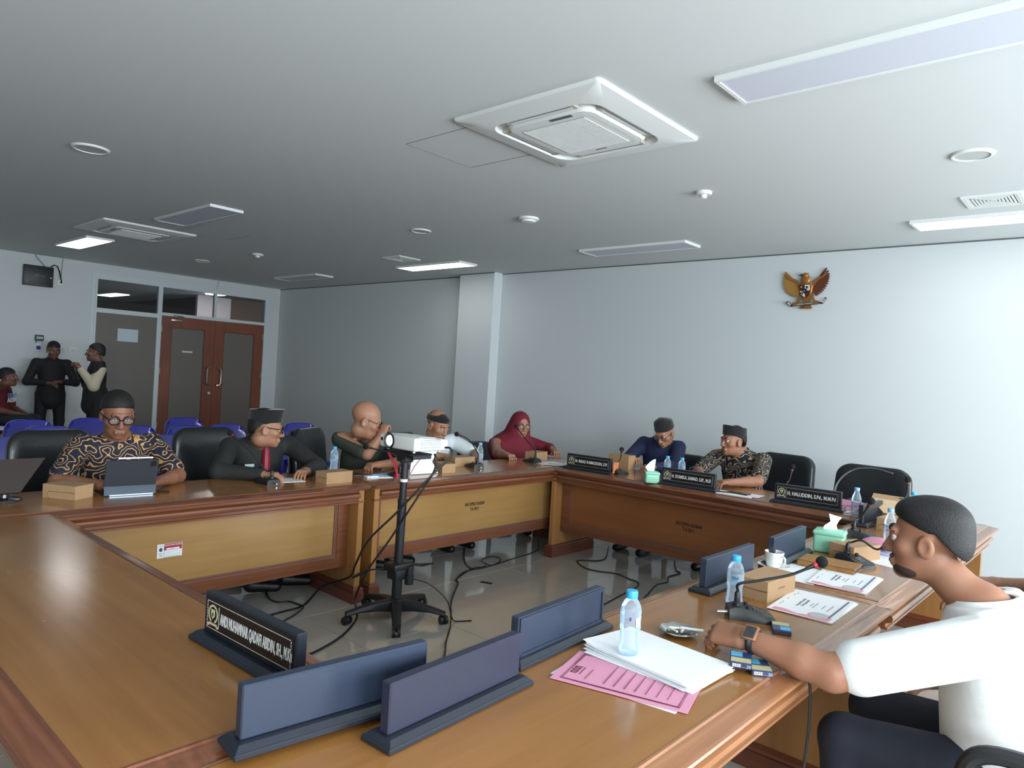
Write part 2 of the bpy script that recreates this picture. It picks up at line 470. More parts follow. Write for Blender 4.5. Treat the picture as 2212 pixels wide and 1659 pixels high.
c.tube([(XW+0.045, 5.06, 2.13), (XW+0.07, 5.10, 2.165), (XW+0.03, 5.16, 2.175), (XW+0.03, 4.99, 2.18)], 0.008, 6)
c.build('door_closer', M_steel, door_1)

# lobby behind the glazing
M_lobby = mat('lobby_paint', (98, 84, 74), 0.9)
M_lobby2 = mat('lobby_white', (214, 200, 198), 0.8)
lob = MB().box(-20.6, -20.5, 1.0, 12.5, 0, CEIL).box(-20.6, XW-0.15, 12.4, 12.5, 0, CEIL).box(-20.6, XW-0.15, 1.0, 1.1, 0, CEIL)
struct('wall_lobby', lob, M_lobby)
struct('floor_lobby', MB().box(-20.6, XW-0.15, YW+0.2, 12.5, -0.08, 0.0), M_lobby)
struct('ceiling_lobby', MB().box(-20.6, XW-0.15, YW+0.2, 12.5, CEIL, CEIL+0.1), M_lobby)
struct('trim_3', MB().box(-15.6, -15.5, 6.86, 7.62, 0, CEIL), M_lobby2)
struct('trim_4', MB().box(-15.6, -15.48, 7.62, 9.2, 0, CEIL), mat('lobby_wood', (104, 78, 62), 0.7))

# ------------------------------------------------------------------ ceiling fittings
def ceiling_light(cx, cy, lit, label):
    t = thing('ceiling_light', (cx, cy, CEIL), 0, label, 'light', 'panel lights on the ceiling')
    w, d, f = 0.61, 0.155, 0.018
    m = MB().box(-w, w, -d, -d+f, -0.024, 0).box(-w, w, d-f, d, -0.024, 0).box(-w, -w+f, -d+f, d-f, -0.024, 0).box(w-f, w, -d+f, d-f, -0.024, 0)
    m.build('frame', M_white, t, 0.0)
    MB().box(-w+f, w-f, -d+f, d-f, -0.020, -0.004).build('diffuser', M_lamp if lit else M_off, t, 0.0)
for (cx, cy, lit, lab) in (
    (-10.0, 2.96, True, 'lit panel light on the ceiling above the black wall box'),
    (-6.83, 2.97, False, 'unlit panel light next to the far ceiling air conditioner'),
    (-0.87, 3.00, False, 'large unlit panel light at the top right corner of the photo'),
    (-0.81, 6.13, True, 'long lit panel light on the ceiling near the right edge of the photo'),
    (-3.88, 6.07, False, 'unlit panel light on the ceiling between the pilaster and the emblem'),
    (-6.88, 6.05, True, 'lit panel light on the ceiling in front of the wall pilaster'),
    (-9.95, 6.02, False, 'unlit panel light on the ceiling near the corner by the doors')):
    ceiling_light(cx, cy, lit, lab)
t = thing('ceiling_light', (-18.3, 6.10, CEIL), 0, 'lit panel light in the lobby seen through the glass above the doors', 'light')
MB().box(-0.6, 0.6, -0.15, 0.15, -0.02, 0).build('diffuser', mat('lobby_lamp', (255, 248, 240), 0.5, emit=((255, 244, 232), 2.0)), t, 0.0)
t = thing('ceiling_light', (-14.6, 6.9, CEIL), 0, 'small added light brightening the pale lobby wall beyond the doors', 'light')  # added lamp out of sight, placed to brighten the pale lobby wall
MB().box(-0.3, 0.3, -0.15, 0.15, -0.02, 0).build('diffuser', mat('added_wall_glow', (255, 240, 232), 0.5, emit=((255, 238, 230), 12.0)), t, 0.0)

def rr(w, r, n=6):
    """rounded square outline, counter-clockwise"""
    p = []
    for k, (sx, sy) in enumerate(((1, 1), (-1, 1), (-1, -1), (1, -1))):
        for i in range(n+1):
            a = PI/2*k+PI/2*i/n
            p.append((sx*(w-r)+r*math.cos(a), sy*(w-r)+r*math.sin(a)))
    return p
def air_conditioner(cx, cy, rot, label):
    t = thing('air_conditioner', (cx, cy, CEIL), rot, label, 'air conditioner')
    # outer bezel: square outside, rounded opening inside
    outer = rr(0.475, 0.02); inner = rr(0.345, 0.11); n = len(outer)
    rows = []
    for k in range(n):
        o, i = outer[k], inner[k]
        rows.append([(o[0], o[1], 0.0), (o[0], o[1], -0.012), (o[0]*0.985, o[1]*0.985, -0.018), ((o[0]*0.3+i[0]*0.7), (o[1]*0.3+i[1]*0.7), -0.032), (i[0], i[1], -0.036), (i[0]*0.985, i[1]*0.985, -0.03), (i[0]*0.975, i[1]*0.975, 0.05)])
    MB().grid(rows, closed_u=True).build('bezel', M_white, t, 0.5)
    MB().prism(rr(0.34, 0.10), 0.045, 0.05).build('back_plate', M_dark, t, 0.0)
    p = rr(0.285, 0.075); q = rr(0.272, 0.07); m = MB()
    m.grid([[(a[0], a[1], 0.02), (a[0], a[1], -0.028), (b[0], b[1], -0.04), (b[0]*0.9, b[1]*0.9, -0.042)] for a, b in zip(p, q)], closed_u=True)
    m.add([(b[0]*0.9, b[1]*0.9, -0.042) for b in q], [tuple(range(len(q)))])
    m.build('intake_panel', M_white, t, 0.5)
    g = MB(); gr = 0.205
    for k in range(38):
        y = -gr+2*gr*(k+0.5)/38
        g.box(-gr, gr, y-0.0028, y+0.0028, -0.0475, -0.0415)
    g.build('grille', M_white, t, 0.0, kind='stuff')
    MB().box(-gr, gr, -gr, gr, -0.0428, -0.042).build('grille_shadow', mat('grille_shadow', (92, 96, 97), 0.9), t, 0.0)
    for k in range(4):
        M = rotz(PI/2*k)
        f = MB().xf(M).box(-0.20, 0.20, 0.292, 0.325, -0.030, -0.024).box(-0.20, 0.20, 0.318, 0.324, -0.030, 0.0)
        f.build('louver', M_white, t, 0.0)
        c = MB().xf(M).box(-0.225, -0.203, 0.286, 0.338, -0.03, 0.02).box(0.203, 0.225, 0.286, 0.338, -0.03, 0.02)
        c.build('louver_bracket', mat('beige_plastic', (188, 180, 168), 0.5), t, 0.0)
    MB().box(-0.262, -0.242, -0.16, -0.02, -0.0435, -0.041).build('sensor_window', mat('grey_lens', (72, 80, 84), 0.3), t, 0.0)
    lg = MB()
    for k in range(6): lg.box(0.235, 0.243, -0.03+0.012*k, -0.021+0.012*k, -0.0432, -0.041)
    lg.build('logo', M_dark, t, 0.0)
air_conditioner(-2.37, 3.04, PI/2, 'white square cassette air conditioner with striped grille, nearest on the ceiling')
air_conditioner(-8.43, 3.00, PI/2, 'white cassette air conditioner on the far ceiling beside the lit panel light')

def ceiling_speaker(x, y, r, label):
    t = thing('ceiling_speaker', (x, y, CEIL), 0, label, 'speaker', 'round speakers on the ceiling')
    MB().lathe([(r, 0), (r, -0.006), (r*0.93, -0.012), (r*0.83, -0.012), (r*0.81, -0.007)], 36, caps=False).build('rim', M_white, t)
    MB().lathe([(0.0, -0.0075), (r*0.82, -0.0068), (r*0.82, -0.002)], 36, caps=False).build('grille', mat('speaker_cloth', (186, 192, 190), 0.8), t)
ceiling_speaker(-5.36, 1.60, 0.115, 'pale round ceiling speaker alone near the upper left of the photo')
ceiling_speaker(-0.785, 4.51, 0.105, 'round ceiling speaker with a grey mesh face near the right edge of the photo')
ceiling_speaker(-5.33, 4.48, 0.10, 'round ceiling speaker above the lit panel light in front of the pilaster')
ceiling_speaker(-9.96, 4.44, 0.10, 'round ceiling speaker farthest away, above the double doors')
def smoke_detector(x, y, r, tall, label):
    t = thing('smoke_detector', (x, y, CEIL), 0, label, 'smoke detector', 'smoke detectors on the ceiling')
    MB().lathe([(r, 0), (r, -0.014), (r*0.86, -0.022), (0, -0.022)], 28, caps=False).build('base', M_white, t)
    k = 0.42 if tall else 0.7
    MB().lathe([(r*k, -0.020), (r*k, -0.034), (r*k*0.8, -0.046 if tall else -0.036), (0, -0.047 if tall else -0.037)], 20, caps=False).build('sensor_head', M_white, t)
smoke_detector(-2.37, 4.51, 0.055, True, 'small white smoke detector with a stepped nose above the two men at the far table')
smoke_detector(-4.02, 4.56, 0.088, False, 'wide white smoke detector at the middle of the ceiling')
smoke_detector(-8.52, 4.50, 0.07, True, 'small smoke detector far off on the ceiling above the doors')
def vent(cx, cy, label):
    t = thing('air_vent', (cx, cy, CEIL), 0, label, 'vent', 'square air vents on the ceiling')
    w = 0.165; f = 0.028
    MB().box(-w, w, -w, -w+f, -0.012, 0).box(-w, w, w-f, w, -0.012, 0).box(-w, -w+f, -w+f, w-f, -0.012, 0).box(w-f, w, -w+f, w-f, -0.012, 0).build('frame', M_white, t, 0.0)
    MB().box(-w+f, w-f, -w+f, w-f, -0.002, 0).build('duct_shadow', M_dark, t, 0.0)
    i = w-f; s = MB()
    for k in range(7):                      # four triangles of blades meeting in the middle
        q = i*(k+0.6)/7; h = q
        for (dx, dy) in ((1, 0), (-1, 0), (0, 1), (0, -1)):
            if dx: s.box(dx*q-0.006, dx*q+0.006, -h, h, -0.010, -0.003)
            else: s.box(-h, h, dy*q-0.006, dy*q+0.006, -0.010, -0.003)
    s.build('blades', M_white, t, 0.0, kind='stuff')
vent(-0.83, 5.58, 'square louvred air vent beside the long lit light at the photo edge')
vent(-6.88, 5.50, 'square air vent beside the lit light in front of the pilaster')

# ------------------------------------------------------------------ things on the door wall
t = thing('control_box', (XW, 3.03, 2.555), 0, 'black metal control box high on the door wall', 'control box')
M_blackmetal = mat('black_metal', (34, 38, 42), 0.45)
MB().rbox(0, 0.075, -0.185, 0.185, -0.148, 0.148, 0.006).build('case', M_blackmetal, t)
text_mb('ZKTeco', 0.042, MB(), 0.9, 0.0004, M=frame((0.0765, 0.01, 0.005), (0, 1, 0), (0, 0, 1))).build('lettering', mat('grey_print', (120, 124, 126), 0.6), t, 0.0)
MB().box(0.0755, 0.0765, -0.145, -0.138, -0.12, -0.06).build('print_strip', mat('grey_print', (120, 124, 126), 0.6), t, 0.0)
MB().box(0.0755, 0.0765, -0.06, 0.10, -0.128, -0.124).build('print_line', mat('grey_print', (120, 124, 126), 0.6), t, 0.0)
MB().lathe([(0.0, 0.012), (0.009, 0.010), (0.009, 0)], 14, caps=False).xf(None).build('key_lock', M_steel, t).matrix_local = frame((0.075, 0.155, -0.01), (0, 1, 0), (0, 0, 1))
t = thing('wall_socket', (XW, 3.325, 2.50), 0, 'white power socket beside the black control box', 'socket')
MB().rbox(0, 0.022, -0.04, 0.04, -0.045, 0.045, 0.008).build('plate', M_white, t)
MB().rod((0.022, 0.005, 0.0), (0.05, 0.005, 0.002), 0.014, 0.010).build('plug', M_dark, t)
o = MB().tube([(XW+0.03, 3.19, 2.715), (XW+0.03, 3.23, 2.745), (XW+0.03, 3.27, 2.735), (XW+0.035, 3.30, 2.66), (XW+0.045, 3.325, 2.53), (XW+0.05, 3.33, 2.503)], 0.008, 8).build('power_cable', M_dark, None, label='black cable from the control box to its socket', cat='cable')
o = MB().tube([(XW+0.012, 2.99, CEIL), (XW+0.012, 3.02, 2.81), (XW+0.014, 3.08, 2.75), (XW+0.02, 3.12, 2.70)], 0.009, 8).build('cable_conduit', mat('conduit', (150, 156, 156), 0.6), None, label='grey cable sheath from the ceiling to the control box', cat='cable')
MB().tube([(XW+0.007, 3.345, CEIL), (XW+0.007, 3.335, 2.70), (XW+0.007, 3.33, 2.54)], 0.006, 6).build('cable_conduit', mat('conduit', (150, 156, 156), 0.6), None, label='thin grey cable from the ceiling down to the power socket', cat='cable')
MB().tube([(XW+0.006, 5.735, CEIL), (XW+0.006, 5.725, 2.79), (XW+0.006, 5.705, 2.725)], 0.005, 6).build('cable_conduit', mat('conduit', (150, 156, 156), 0.6), None, label='short stub of cable on the wall above the double doors', cat='cable')
t = thing('keypad', (XW, 3.09, 1.655), 0, 'dark green access keypad with a pale screen above the standing man', 'keypad')
M_kp = mat('keypad_green', (40, 66, 58), 0.5)
MB().rbox(0, 0.03, -0.055, 0.055, -0.044, 0.044, 0.006).build('case', M_kp, t)
MB().box(0.0295, 0.031, -0.036, 0.044, -0.016, 0.018).build('screen', mat('lcd', (150, 168, 160), 0.3), t, 0.0)
MB().box(0.006, 0.012, -0.04, -0.03, -0.075, -0.044).build('cable', M_kp, t, 0.0)
t = thing('card_reader', (XW, 3.085, 1.515), 0, 'white card reader with a blue square below the keypad', 'card reader')
MB().rbox(0, 0.018, -0.038, 0.038, -0.058, 0.058, 0.005).build('plate', M_white, t)
MB().box(0.0175, 0.0195, -0.028, 0.028, -0.032, 0.024).build('blue_square', mat('reader_blue', (30, 48, 170), 0.4), t, 0.0)
MB().lathe([(0.012, 0.0), (0.012, 0.003), (0.0, 0.003)], 16, caps=False).build('sensor_ring', mat('reader_dark', (20, 26, 90), 0.4), t).matrix_local = frame((0.0195, 0, -0.004), (0, 1, 0), (0, 0, 1))
for (y, z, lab) in ((3.535, 1.50, 'white light switch with a dark rocker on the door wall between the two standing men'), (3.39, 1.505, 'white wall switch partly behind the man in the black shirt')):
    t = thing('light_switch', (XW, y, z), 0, lab, 'switch')
    MB().rbox(0, 0.012, -0.042, 0.042, -0.048, 0.048, 0.004).build('plate', M_white, t)
    MB().rbox(0.011, 0.018, -0.026, -0.002, -0.03, 0.03, 0.003).rbox(0.011, 0.018, 0.002, 0.026, -0.03, 0.03, 0.003).build('rocker', mat('switch_grey', (200, 203, 202), 0.4), t)
M_paper = mat('paper_white', (232, 235, 238), 0.65)
MB().box(XW-0.011, XW-0.008, 4.155, 4.462, 1.690, 1.892).build('paper_notice', mat('blueish_paper', (196, 212, 220), 0.7), None, 0.0, label='blank pale paper sheet stuck on the frosted glass beside the doors', cat='paper')
MB().box(XW-0.005, XW-0.003, 5.17, 5.345, 1.575, 1.605).build('paper_notice', mat('blueish_paper', (196, 212, 220), 0.7), None, 0.0, label='narrow pale paper strip stuck on the door glass', cat='paper')
# ------------------------------------------------------------------ conference tables
HC = 0.748                     # the two tables on the window side stand a little lower
M_top = wood('table_top', (140, 92, 44), (164, 114, 60), 0, 0.20, 0.45, 0.6, 0.55, speck=(190, 150, 104))
M_panel = wood('table_panel', (150, 112, 62), (172, 134, 82), 0, 0.34, 0.2, 0.8, 0.6)
M_leg = wood('table_leg', (150, 104, 56), (176, 128, 74), 2, 0.34, 0.2, 0.8, 0.6)
M_mould = wood('table_moulding', (96, 54, 36), (136, 84, 56), 0, 0.24, 0.4, 1.0, 0.7)
M_mouldl = wood('table_moulding_light', (128, 82, 54), (172, 122, 84), 0, 0.24, 0.4, 1.0, 0.7)
M_plinth = wood('table_plinth', (92, 48, 32), (122, 70, 48), 1, 0.30, 0.3, 1.0, 0.6)
M_brownpanel = wood('table_panel_red', (124, 74, 42), (146, 92, 54), 0, 0.34, 0.2, 0.8, 0.6)

def conference_table(loc, rz, L, H, label, skip=(), panel=None, mould=None, D=0.545, thin=()):
    """local x along the table, local y from the panelled front towards the seats"""
    t = thing('conference_table', loc, rz, label, 'table', 'wooden conference tables in a square')
    panel = panel or M_panel; mould = mould or M_mould
    MB().box(0, L, 0, D, H-0.024, H).build('tabletop', M_top, t, 0.0)
    edge = [(0.0, H+0.0008), (0.006, H+0.0008), (0.010, H-0.003), (0.022, H-0.005), (0.030, H-0.009), (0.050, H-0.012), (0.060, H-0.016), (0.063, H-0.021), (0.060, H-0.027), (0.036, H-0.032), (0.022, H-0.036), (0.022, H-0.040), (0.0, H-0.040)]
    # sides: front (y=0), right end (x=L), back (y=D), left end (x=0)
    full = [(0, 0), (L, 0), (L, D), (0, D)]
    m = MB()
    if not skip: m.sweep(full, edge, closed=True)
    else:
        order = ['front', 'right', 'back', 'left']; s = skip[0]; k = (order.index(s)+1) % 4
        m.sweep([full[(k+i) % 4] for i in range(4)], edge)
    o = m.build('edge_moulding', mould, t, 0.5)
    ap = [(-0.02, H-0.038), (0.016, H-0.040), (0.016, H-0.050), (0.030, H-0.053), (0.044, H-0.060), (0.048, H-0.070), (0.044, H-0.082), (0.030, H-0.088), (0.022, H-0.090), (0.022, H-0.104), (0.030, H-0.107), (0.030, H-0.115), (-0.02, H-0.115)]
    MB().sweep([(0.046, 0), (L-0.046, 0)], ap).build('front_apron', mould, t, 0.5)
    MB().sweep([(L-0.046, D), (0.046, D)], ap).build('back_apron', mould, t, 0.5)
    MB().box(0.0, L, -0.028, 0.0, H-0.117, H-0.108).build('fillet', mould, t, 0.0)
    for x0 in (0.004, L-0.046):
        MB().rbox(x0, x0+0.042, -0.024, D-0.01, 0.095, H-0.04, 0.002, 1).build('end_panel', M_leg, t, 0.0)
        pl = [(-0.006, 0.104), (0.004, 0.103), (0.010, 0.094), (0.018, 0.088), (0.020, 0.076), (0.014, 0.073), (0.022, 0.067), (0.024, 0.0), (-0.006, 0.0)]
        MB().sweep([(x0, -0.024), (x0+0.042, -0.024), (x0+0.042, D-0.01), (x0, D-0.01)], pl, closed=True).build('plinth', M_plinth, t, 0.4)
    y0 = 0.085; z0 = 0.215
    MB().box(0.046, L-0.046, y0+0.008, y0+0.02, z0+0.02, H-0.05).build('front_panel', panel, t, 0.0)
    f = MB().box(0.05, 0.125, y0-0.010, y0+0.010, z0, H-0.05).box(L-0.125, L-0.05, y0-0.010, y0+0.010, z0, H-0.05).box(0.125, L-0.125, y0-0.010, y0+0.010, z0, z0+0.066)
    f.build('panel_frame', mould, t, 0.0)
    bead = [(0.0, 0.0), (0.012, 0.004), (0.018, 0.010), (0.024, 0.006), (0.026, 0.0)]
    b = MB()
    for (o, d) in bead[:-1]:
        pass
    for k in range(2):
        q = 0.010*k; hgt = 0.006 if k == 0 else 0.003
        b.box(0.125+q, 0.134+q, y0+0.006-hgt-0.004, y0+0.010, z0+0.066+q, H-0.06).box(L-0.134-q, L-0.125-q, y0+0.006-hgt-0.004, y0+0.010, z0+0.066+q, H-0.06)
        b.box(0.134+q, L-0.134-q, y0+0.006-hgt-0.004, y0+0.010, z0+0.066+q, z0+0.075+q)
    b.build('panel_bead', mat('bead_highlight', (124, 86, 72), 0.3), t, 0.0)
    return t
L0 = 2.42
table_A1 = conference_table((-3.74, 2.786-L0, 0), PI/2, L0, TH, 'wooden conference table with a red and white asset sticker on its front panel')
table_A2 = conference_table((-3.74, 2.861, 0), PI/2, L0, TH, 'wooden conference table behind the projector stand with lettering on its pale panel')
table_B = conference_table((-3.735, 4.757, 0), 0, 2.415, TH, 'wooden conference table carrying three printed name plates below the emblem wall', skip=('left',), panel=M_brownpanel)
table_C1 = conference_table((-1.266, 2.857, 0), -PI/2, L0, HC, 'wooden conference table under the pink folder and the white-shirted man\'s arm', mould=M_mouldl)
table_C2 = conference_table((-1.266, 2.93+L0, 0), -PI/2, L0, HC, 'wooden conference table with the mint tissue box and the brown notebook on it', mould=M_mouldl)
table_D = conference_table((-1.345, 1.0, 0), PI, 2.33, TH, 'wooden conference table with a bare glossy top and one name plate, nearest the camera', skip=("right",))

# stencilled inventory marks on two front panels (flat paint)
M_blackink = mat('black_ink', (26, 20, 18), 0.7)
def panel_mark(table, x, z):
    m = MB()
    text_mb('INV.DPRD SULBAR', 0.036, m, 0.72, 0.0006, M=frame((x, 0.0915, z), (1, 0, 0), (0, 0, 1)))
    text_mb('T.A 2011', 0.036, m, 0.72, 0.0006, M=frame((x, 0.0915, z-0.038), (1, 0, 0), (0, 0, 1)))
    m.build('stencil_lettering', M_blackink, table, 0.0)
panel_mark(table_A2, 3.89+0.03-2.861, 0.505)
panel_mark(table_B, -2.50+3.735, 0.478)
# asset sticker
st = MB(); yy = 0.0915; sx, sz = 1.59+0.03-(2.786-L0), 0.475
def plate(m, x0, x1, z0, z1, y): m.add([(x0, y, z0), (x1, y, z0), (x1, y, z1), (x0, y, z1)], [(0, 1, 2, 3)])
sk = MB().box(sx-0.065, sx+0.065, yy-0.001, yy+0.001, sz-0.037, sz+0.037).build('asset_sticker', M_paper, table_A1, 0.0)
m = MB(); plate(m, sx-0.03, sx+0.063, sz+0.002, sz+0.036, yy-0.0015); m.build('red_field', mat('sticker_red', (168, 30, 60), 0.5), sk, 0.0)
m = MB(); plate(m, sx-0.018, sx+0.05, sz+0.004, sz+0.013, yy-0.002); m.build('white_field', M_paper, sk, 0.0)
m = MB(); text_mb('BARANG MILIK DAERAH', 0.0105, m, 0.78, 0.0001, M=frame((sx+0.0165, yy-0.0022, sz+0.028), (1, 0, 0), (0, 0, 1)))
m.build('white_lettering', M_paper, sk, 0.0)
m = MB()
for k, (a, b) in enumerate(((-0.02, 0.055), (-0.02, 0.055))): plate(m, sx+a, sx+b, sz-0.0085-0.013*k, sz-0.0078-0.013*k, yy-0.002)
plate(m, sx-0.0305, sx-0.029, sz-0.036, sz+0.036, yy-0.002)
for (a, b, z) in ((-0.058, -0.036, 0.028), (-0.058, -0.036, -0.012), (-0.054, -0.040, -0.020), (-0.054, -0.040, -0.026), (-0.026, 0.058, -0.0335)): plate(m, sx+a, sx+b, sz+z-0.001, sz+z+0.001, yy-0.002)
text_mb('1.3.2', 0.010, m, 1.0, 0.0, M=frame((sx+0.012, yy-0.0024, sz+0.009), (1, 0, 0), (0, 0, 1)))
m.lathe([(0.009, 0), (0.0, 0.0001)], 12, (0, 0, 0), caps=False) if False else None
m.build('ink_lines', mat('sticker_ink', (70, 80, 88), 0.7), sk, 0.0)
m = MB(); text_mb('01', 0.001, m, 1, 0, M=frame((sx-0.047, yy-0.002, sz+0.01), (1, 0, 0), (0, 0, 1))) if False else None
m.xf(frame((sx-0.047, yy-0.002, sz+0.008), (1, 0, 0), (0, 0, 1))).prism([(0.009*math.cos(a*PI/5+0.3), 0.011*math.sin(a*PI/5+0.3)) for a in range(10)], 0, 0.0003)
m.build('crest_print', mat('sticker_ink', (70, 80, 88), 0.7), sk, 0.0)
# ------------------------------------------------------------------ name plates
M_plate = mat('plate_black', (30, 36, 46), 0.38, noise=0.12, nscale=60, coat=0.1)
M_plate_blue = mat('plate_blue_black', (44, 54, 72), 0.42, noise=0.10, nscale=60)
M_sign = mat('sign_face', (24, 22, 22), 0.35)
M_silver = mat('silver_print', (214, 216, 214), 0.45)
M_gold = mat('crest_print', (206, 200, 164), 0.45)
PL = 0.47
def name_plate(loc, rz, text, label, tsize=0.034, back=None, frame_back=False, length=PL, tw=0.305):
    t = thing('name_plate', loc, rz, label, 'name plate', 'black desk name plates')
    h = length/2; bw = 0.046
    m = MB().rbox(-h, h, -bw, bw, 0, 0.013, 0.003, 1)
    m.grid([[(-h+0.003, -bw+0.003, 0.012), (h-0.003, -bw+0.003, 0.012), (h-0.003, bw-0.003, 0.012), (-h+0.003, bw-0.003, 0.012), (-h+0.003, -bw+0.003, 0.012)],
            [(-h+0.014, -bw+0.016, 0.023), (h-0.014, -bw+0.016, 0.023), (h-0.014, bw-0.016, 0.023), (-h+0.014, bw-0.016, 0.023), (-h+0.014, -bw+0.016, 0.023)]])
    m.box(-h+0.014, h-0.014, -bw+0.016, bw-0.016, 0.012, 0.023)
    m.build('base', M_plate, t, 0.3)
    b = h-0.022; z0, z1 = 0.022, 0.128
    MB().rbox(-b, b, -0.014, 0.014, z0, z1, 0.003, 1).build('board', back or M_plate, t, 0.3)
    if text:
        w = b-0.012
        MB().rbox(-w, w, -0.0165, -0.0135, z0+0.008, z1-0.010, 0.001, 1).build('sign_panel', M_sign, t, 0.0)
        zc = (z0+z1)/2-0.001; hz = (z1-z0)/2-0.016
        d = MB(); n = 46
        for k in range(n):
            x = -w+0.008+(2*w-0.016)*k/n; l = (2*w-0.016)/n*0.72
            for z in (zc-hz+0.002, zc+hz-0.002): d.box(x, x+l, -0.0172, -0.0164, z-0.0007, z+0.0007)
        for k in range(9):
            z = zc-hz+0.002+(2*hz-0.004)*k/9; l = (2*hz-0.004)/9*0.72
            for x in (-w+0.008, w-0.008): d.box(x-0.0007, x+0.0007, -0.0172, -0.0164, z, z+l)
        d.box(-w+0.066, -w+0.0672, -0.0172, -0.0164, zc-hz+0.009, zc+hz-0.009)
        d.build('dashed_border', M_silver, t, 0.0, kind='stuff')
        s = 1.0; tw0 = text_width(text, tsize); sx = tw/tw0
        x0 = -w+0.074
        m = text_mb(text, tsize, MB(), sx, 0.0009, 0.0008, 'LEFT', frame((x0, -0.0168, zc-0.002), (1, 0, 0), (0, 0, 1)))
        m.build('lettering', M_silver, t, 0.0)
        # wreath crest
        e = MB(); cx, cz = -w+0.037, zc+0.004
        for k in range(26):
            a = math.radians(-60)+math.radians(300)*k/25; r = 0.0215
            a0 = a+math.radians(90+0)
            px, pz = cx+r*math.sin(a-PI+math.radians(210)-math.radians(120)), cz+r*math.cos(a-PI+math.radians(210)-math.radians(120))
            e.box(px-0.0024, px+0.0024, -0.0172, -0.0164, pz-0.0024, pz+0.0024)
        e.xf(frame((cx, -0.0170, cz), (1, 0, 0), (0, 0, 1))).prism([(-0.009, 0.012), (-0.009, -0.004), (0, -0.013), (0.009, -0.004), (0.009, 0.012)][::1], 0, 0.0008)
        e.xf(None).box(cx-0.021, cx+0.021, -0.0172, -0.0164, cz-0.030, cz-0.024).box(cx-0.027, cx-0.018, -0.0172, -0.0164, cz-0.034, cz-0.028).box(cx+0.018, cx+0.027, -0.0172, -0.0164, cz-0.034, cz-0.028)
        e.build('crest', M_gold, t, 0.0)
        MB().xf(frame((cx, -0.0176, cz-0.001), (1, 0, 0), (0, 0, 1))).prism([(0.0045*math.cos(a*PI/5), 0.0055*math.sin(a*PI/5)) for a in range(10)], 0, 0.0006).build('crest_centre', mat('crest_dark', (58, 84, 84), 0.5), t, 0.0)
    if frame_back:
        f = MB(); w = b-0.002
        f.box(-w, w, 0.0135, 0.019, z1-0.012, z1-0.002).box(-w, -w+0.009, 0.0135, 0.019, z0, z1-0.012).box(w-0.009, w, 0.0135, 0.019, z0, z1-0.012).box(-w, w, 0.0135, 0.019, z0, z0+0.008)
        f.build('raised_rim', M_plate_blue, t, 0.0)
    return t
rad = math.radians
name_plate((-3.425, 4.830, TH), rad(3.5), 'M. IRBAD KAIMUDDIN, S.PI', 'black name plate reading M. IRBAD KAIMUDDIN, S.PI on the far table')
name_plate((-2.510, 4.815, TH), rad(3.0), 'H. SYAMSUL SAMAD. S.IP., M.SI', 'black name plate reading H. SYAMSUL SAMAD. S.IP., M.SI on the far table')
name_plate((-1.655, 4.850, TH), rad(3.3), 'H. HALUDDIN, S.Pd., M.M.Pd', 'black name plate reading H. HALUDDIN, S.Pd., M.M.Pd on the far table')
name_plate((-1.635, 0.905, TH), rad(2.4), 'ANDI MUHAMMAR QADAFI ABIDIN, SH., M.Kn', 'black name plate reading ANDI MUHAMMAR QADAFI ABIDIN, SH., M.Kn on the bare table', 0.040, tw=0.325)
name_plate((-1.243, 0.895, HC+0.012), rad(-97), None, 'blue-black name plate seen from its plain back, overlapped by the next plate, nearest the camera', back=M_plate_blue)
name_plate((-1.128, 1.130, HC), rad(-87), None, 'blue-black name plate with a plain back overlapping the plate in front of the camera', back=mat('plate_purple_black', (40, 44, 62), 0.42, noise=0.12, nscale=50))
name_plate((-1.225, 1.630, HC), rad(-86.5), None, 'blue-black name plate with a raised rim on its back beside the white papers', back=M_plate_blue, frame_back=True)
name_plate((-1.195, 2.665, HC), rad(-90), None, 'blue-black name plate with its back to the camera behind the upright bottle', back=M_plate_blue)
name_plate((-1.195, 3.285, HC), rad(-88), None, 'blue-black name plate with its back to the camera next to the white cup', back=M_plate_blue)
name_plate((-1.215, 4.67, HC), rad(-92), None, 'black name plate end sticking out below the opened snack box', back=M_plate, length=0.40)

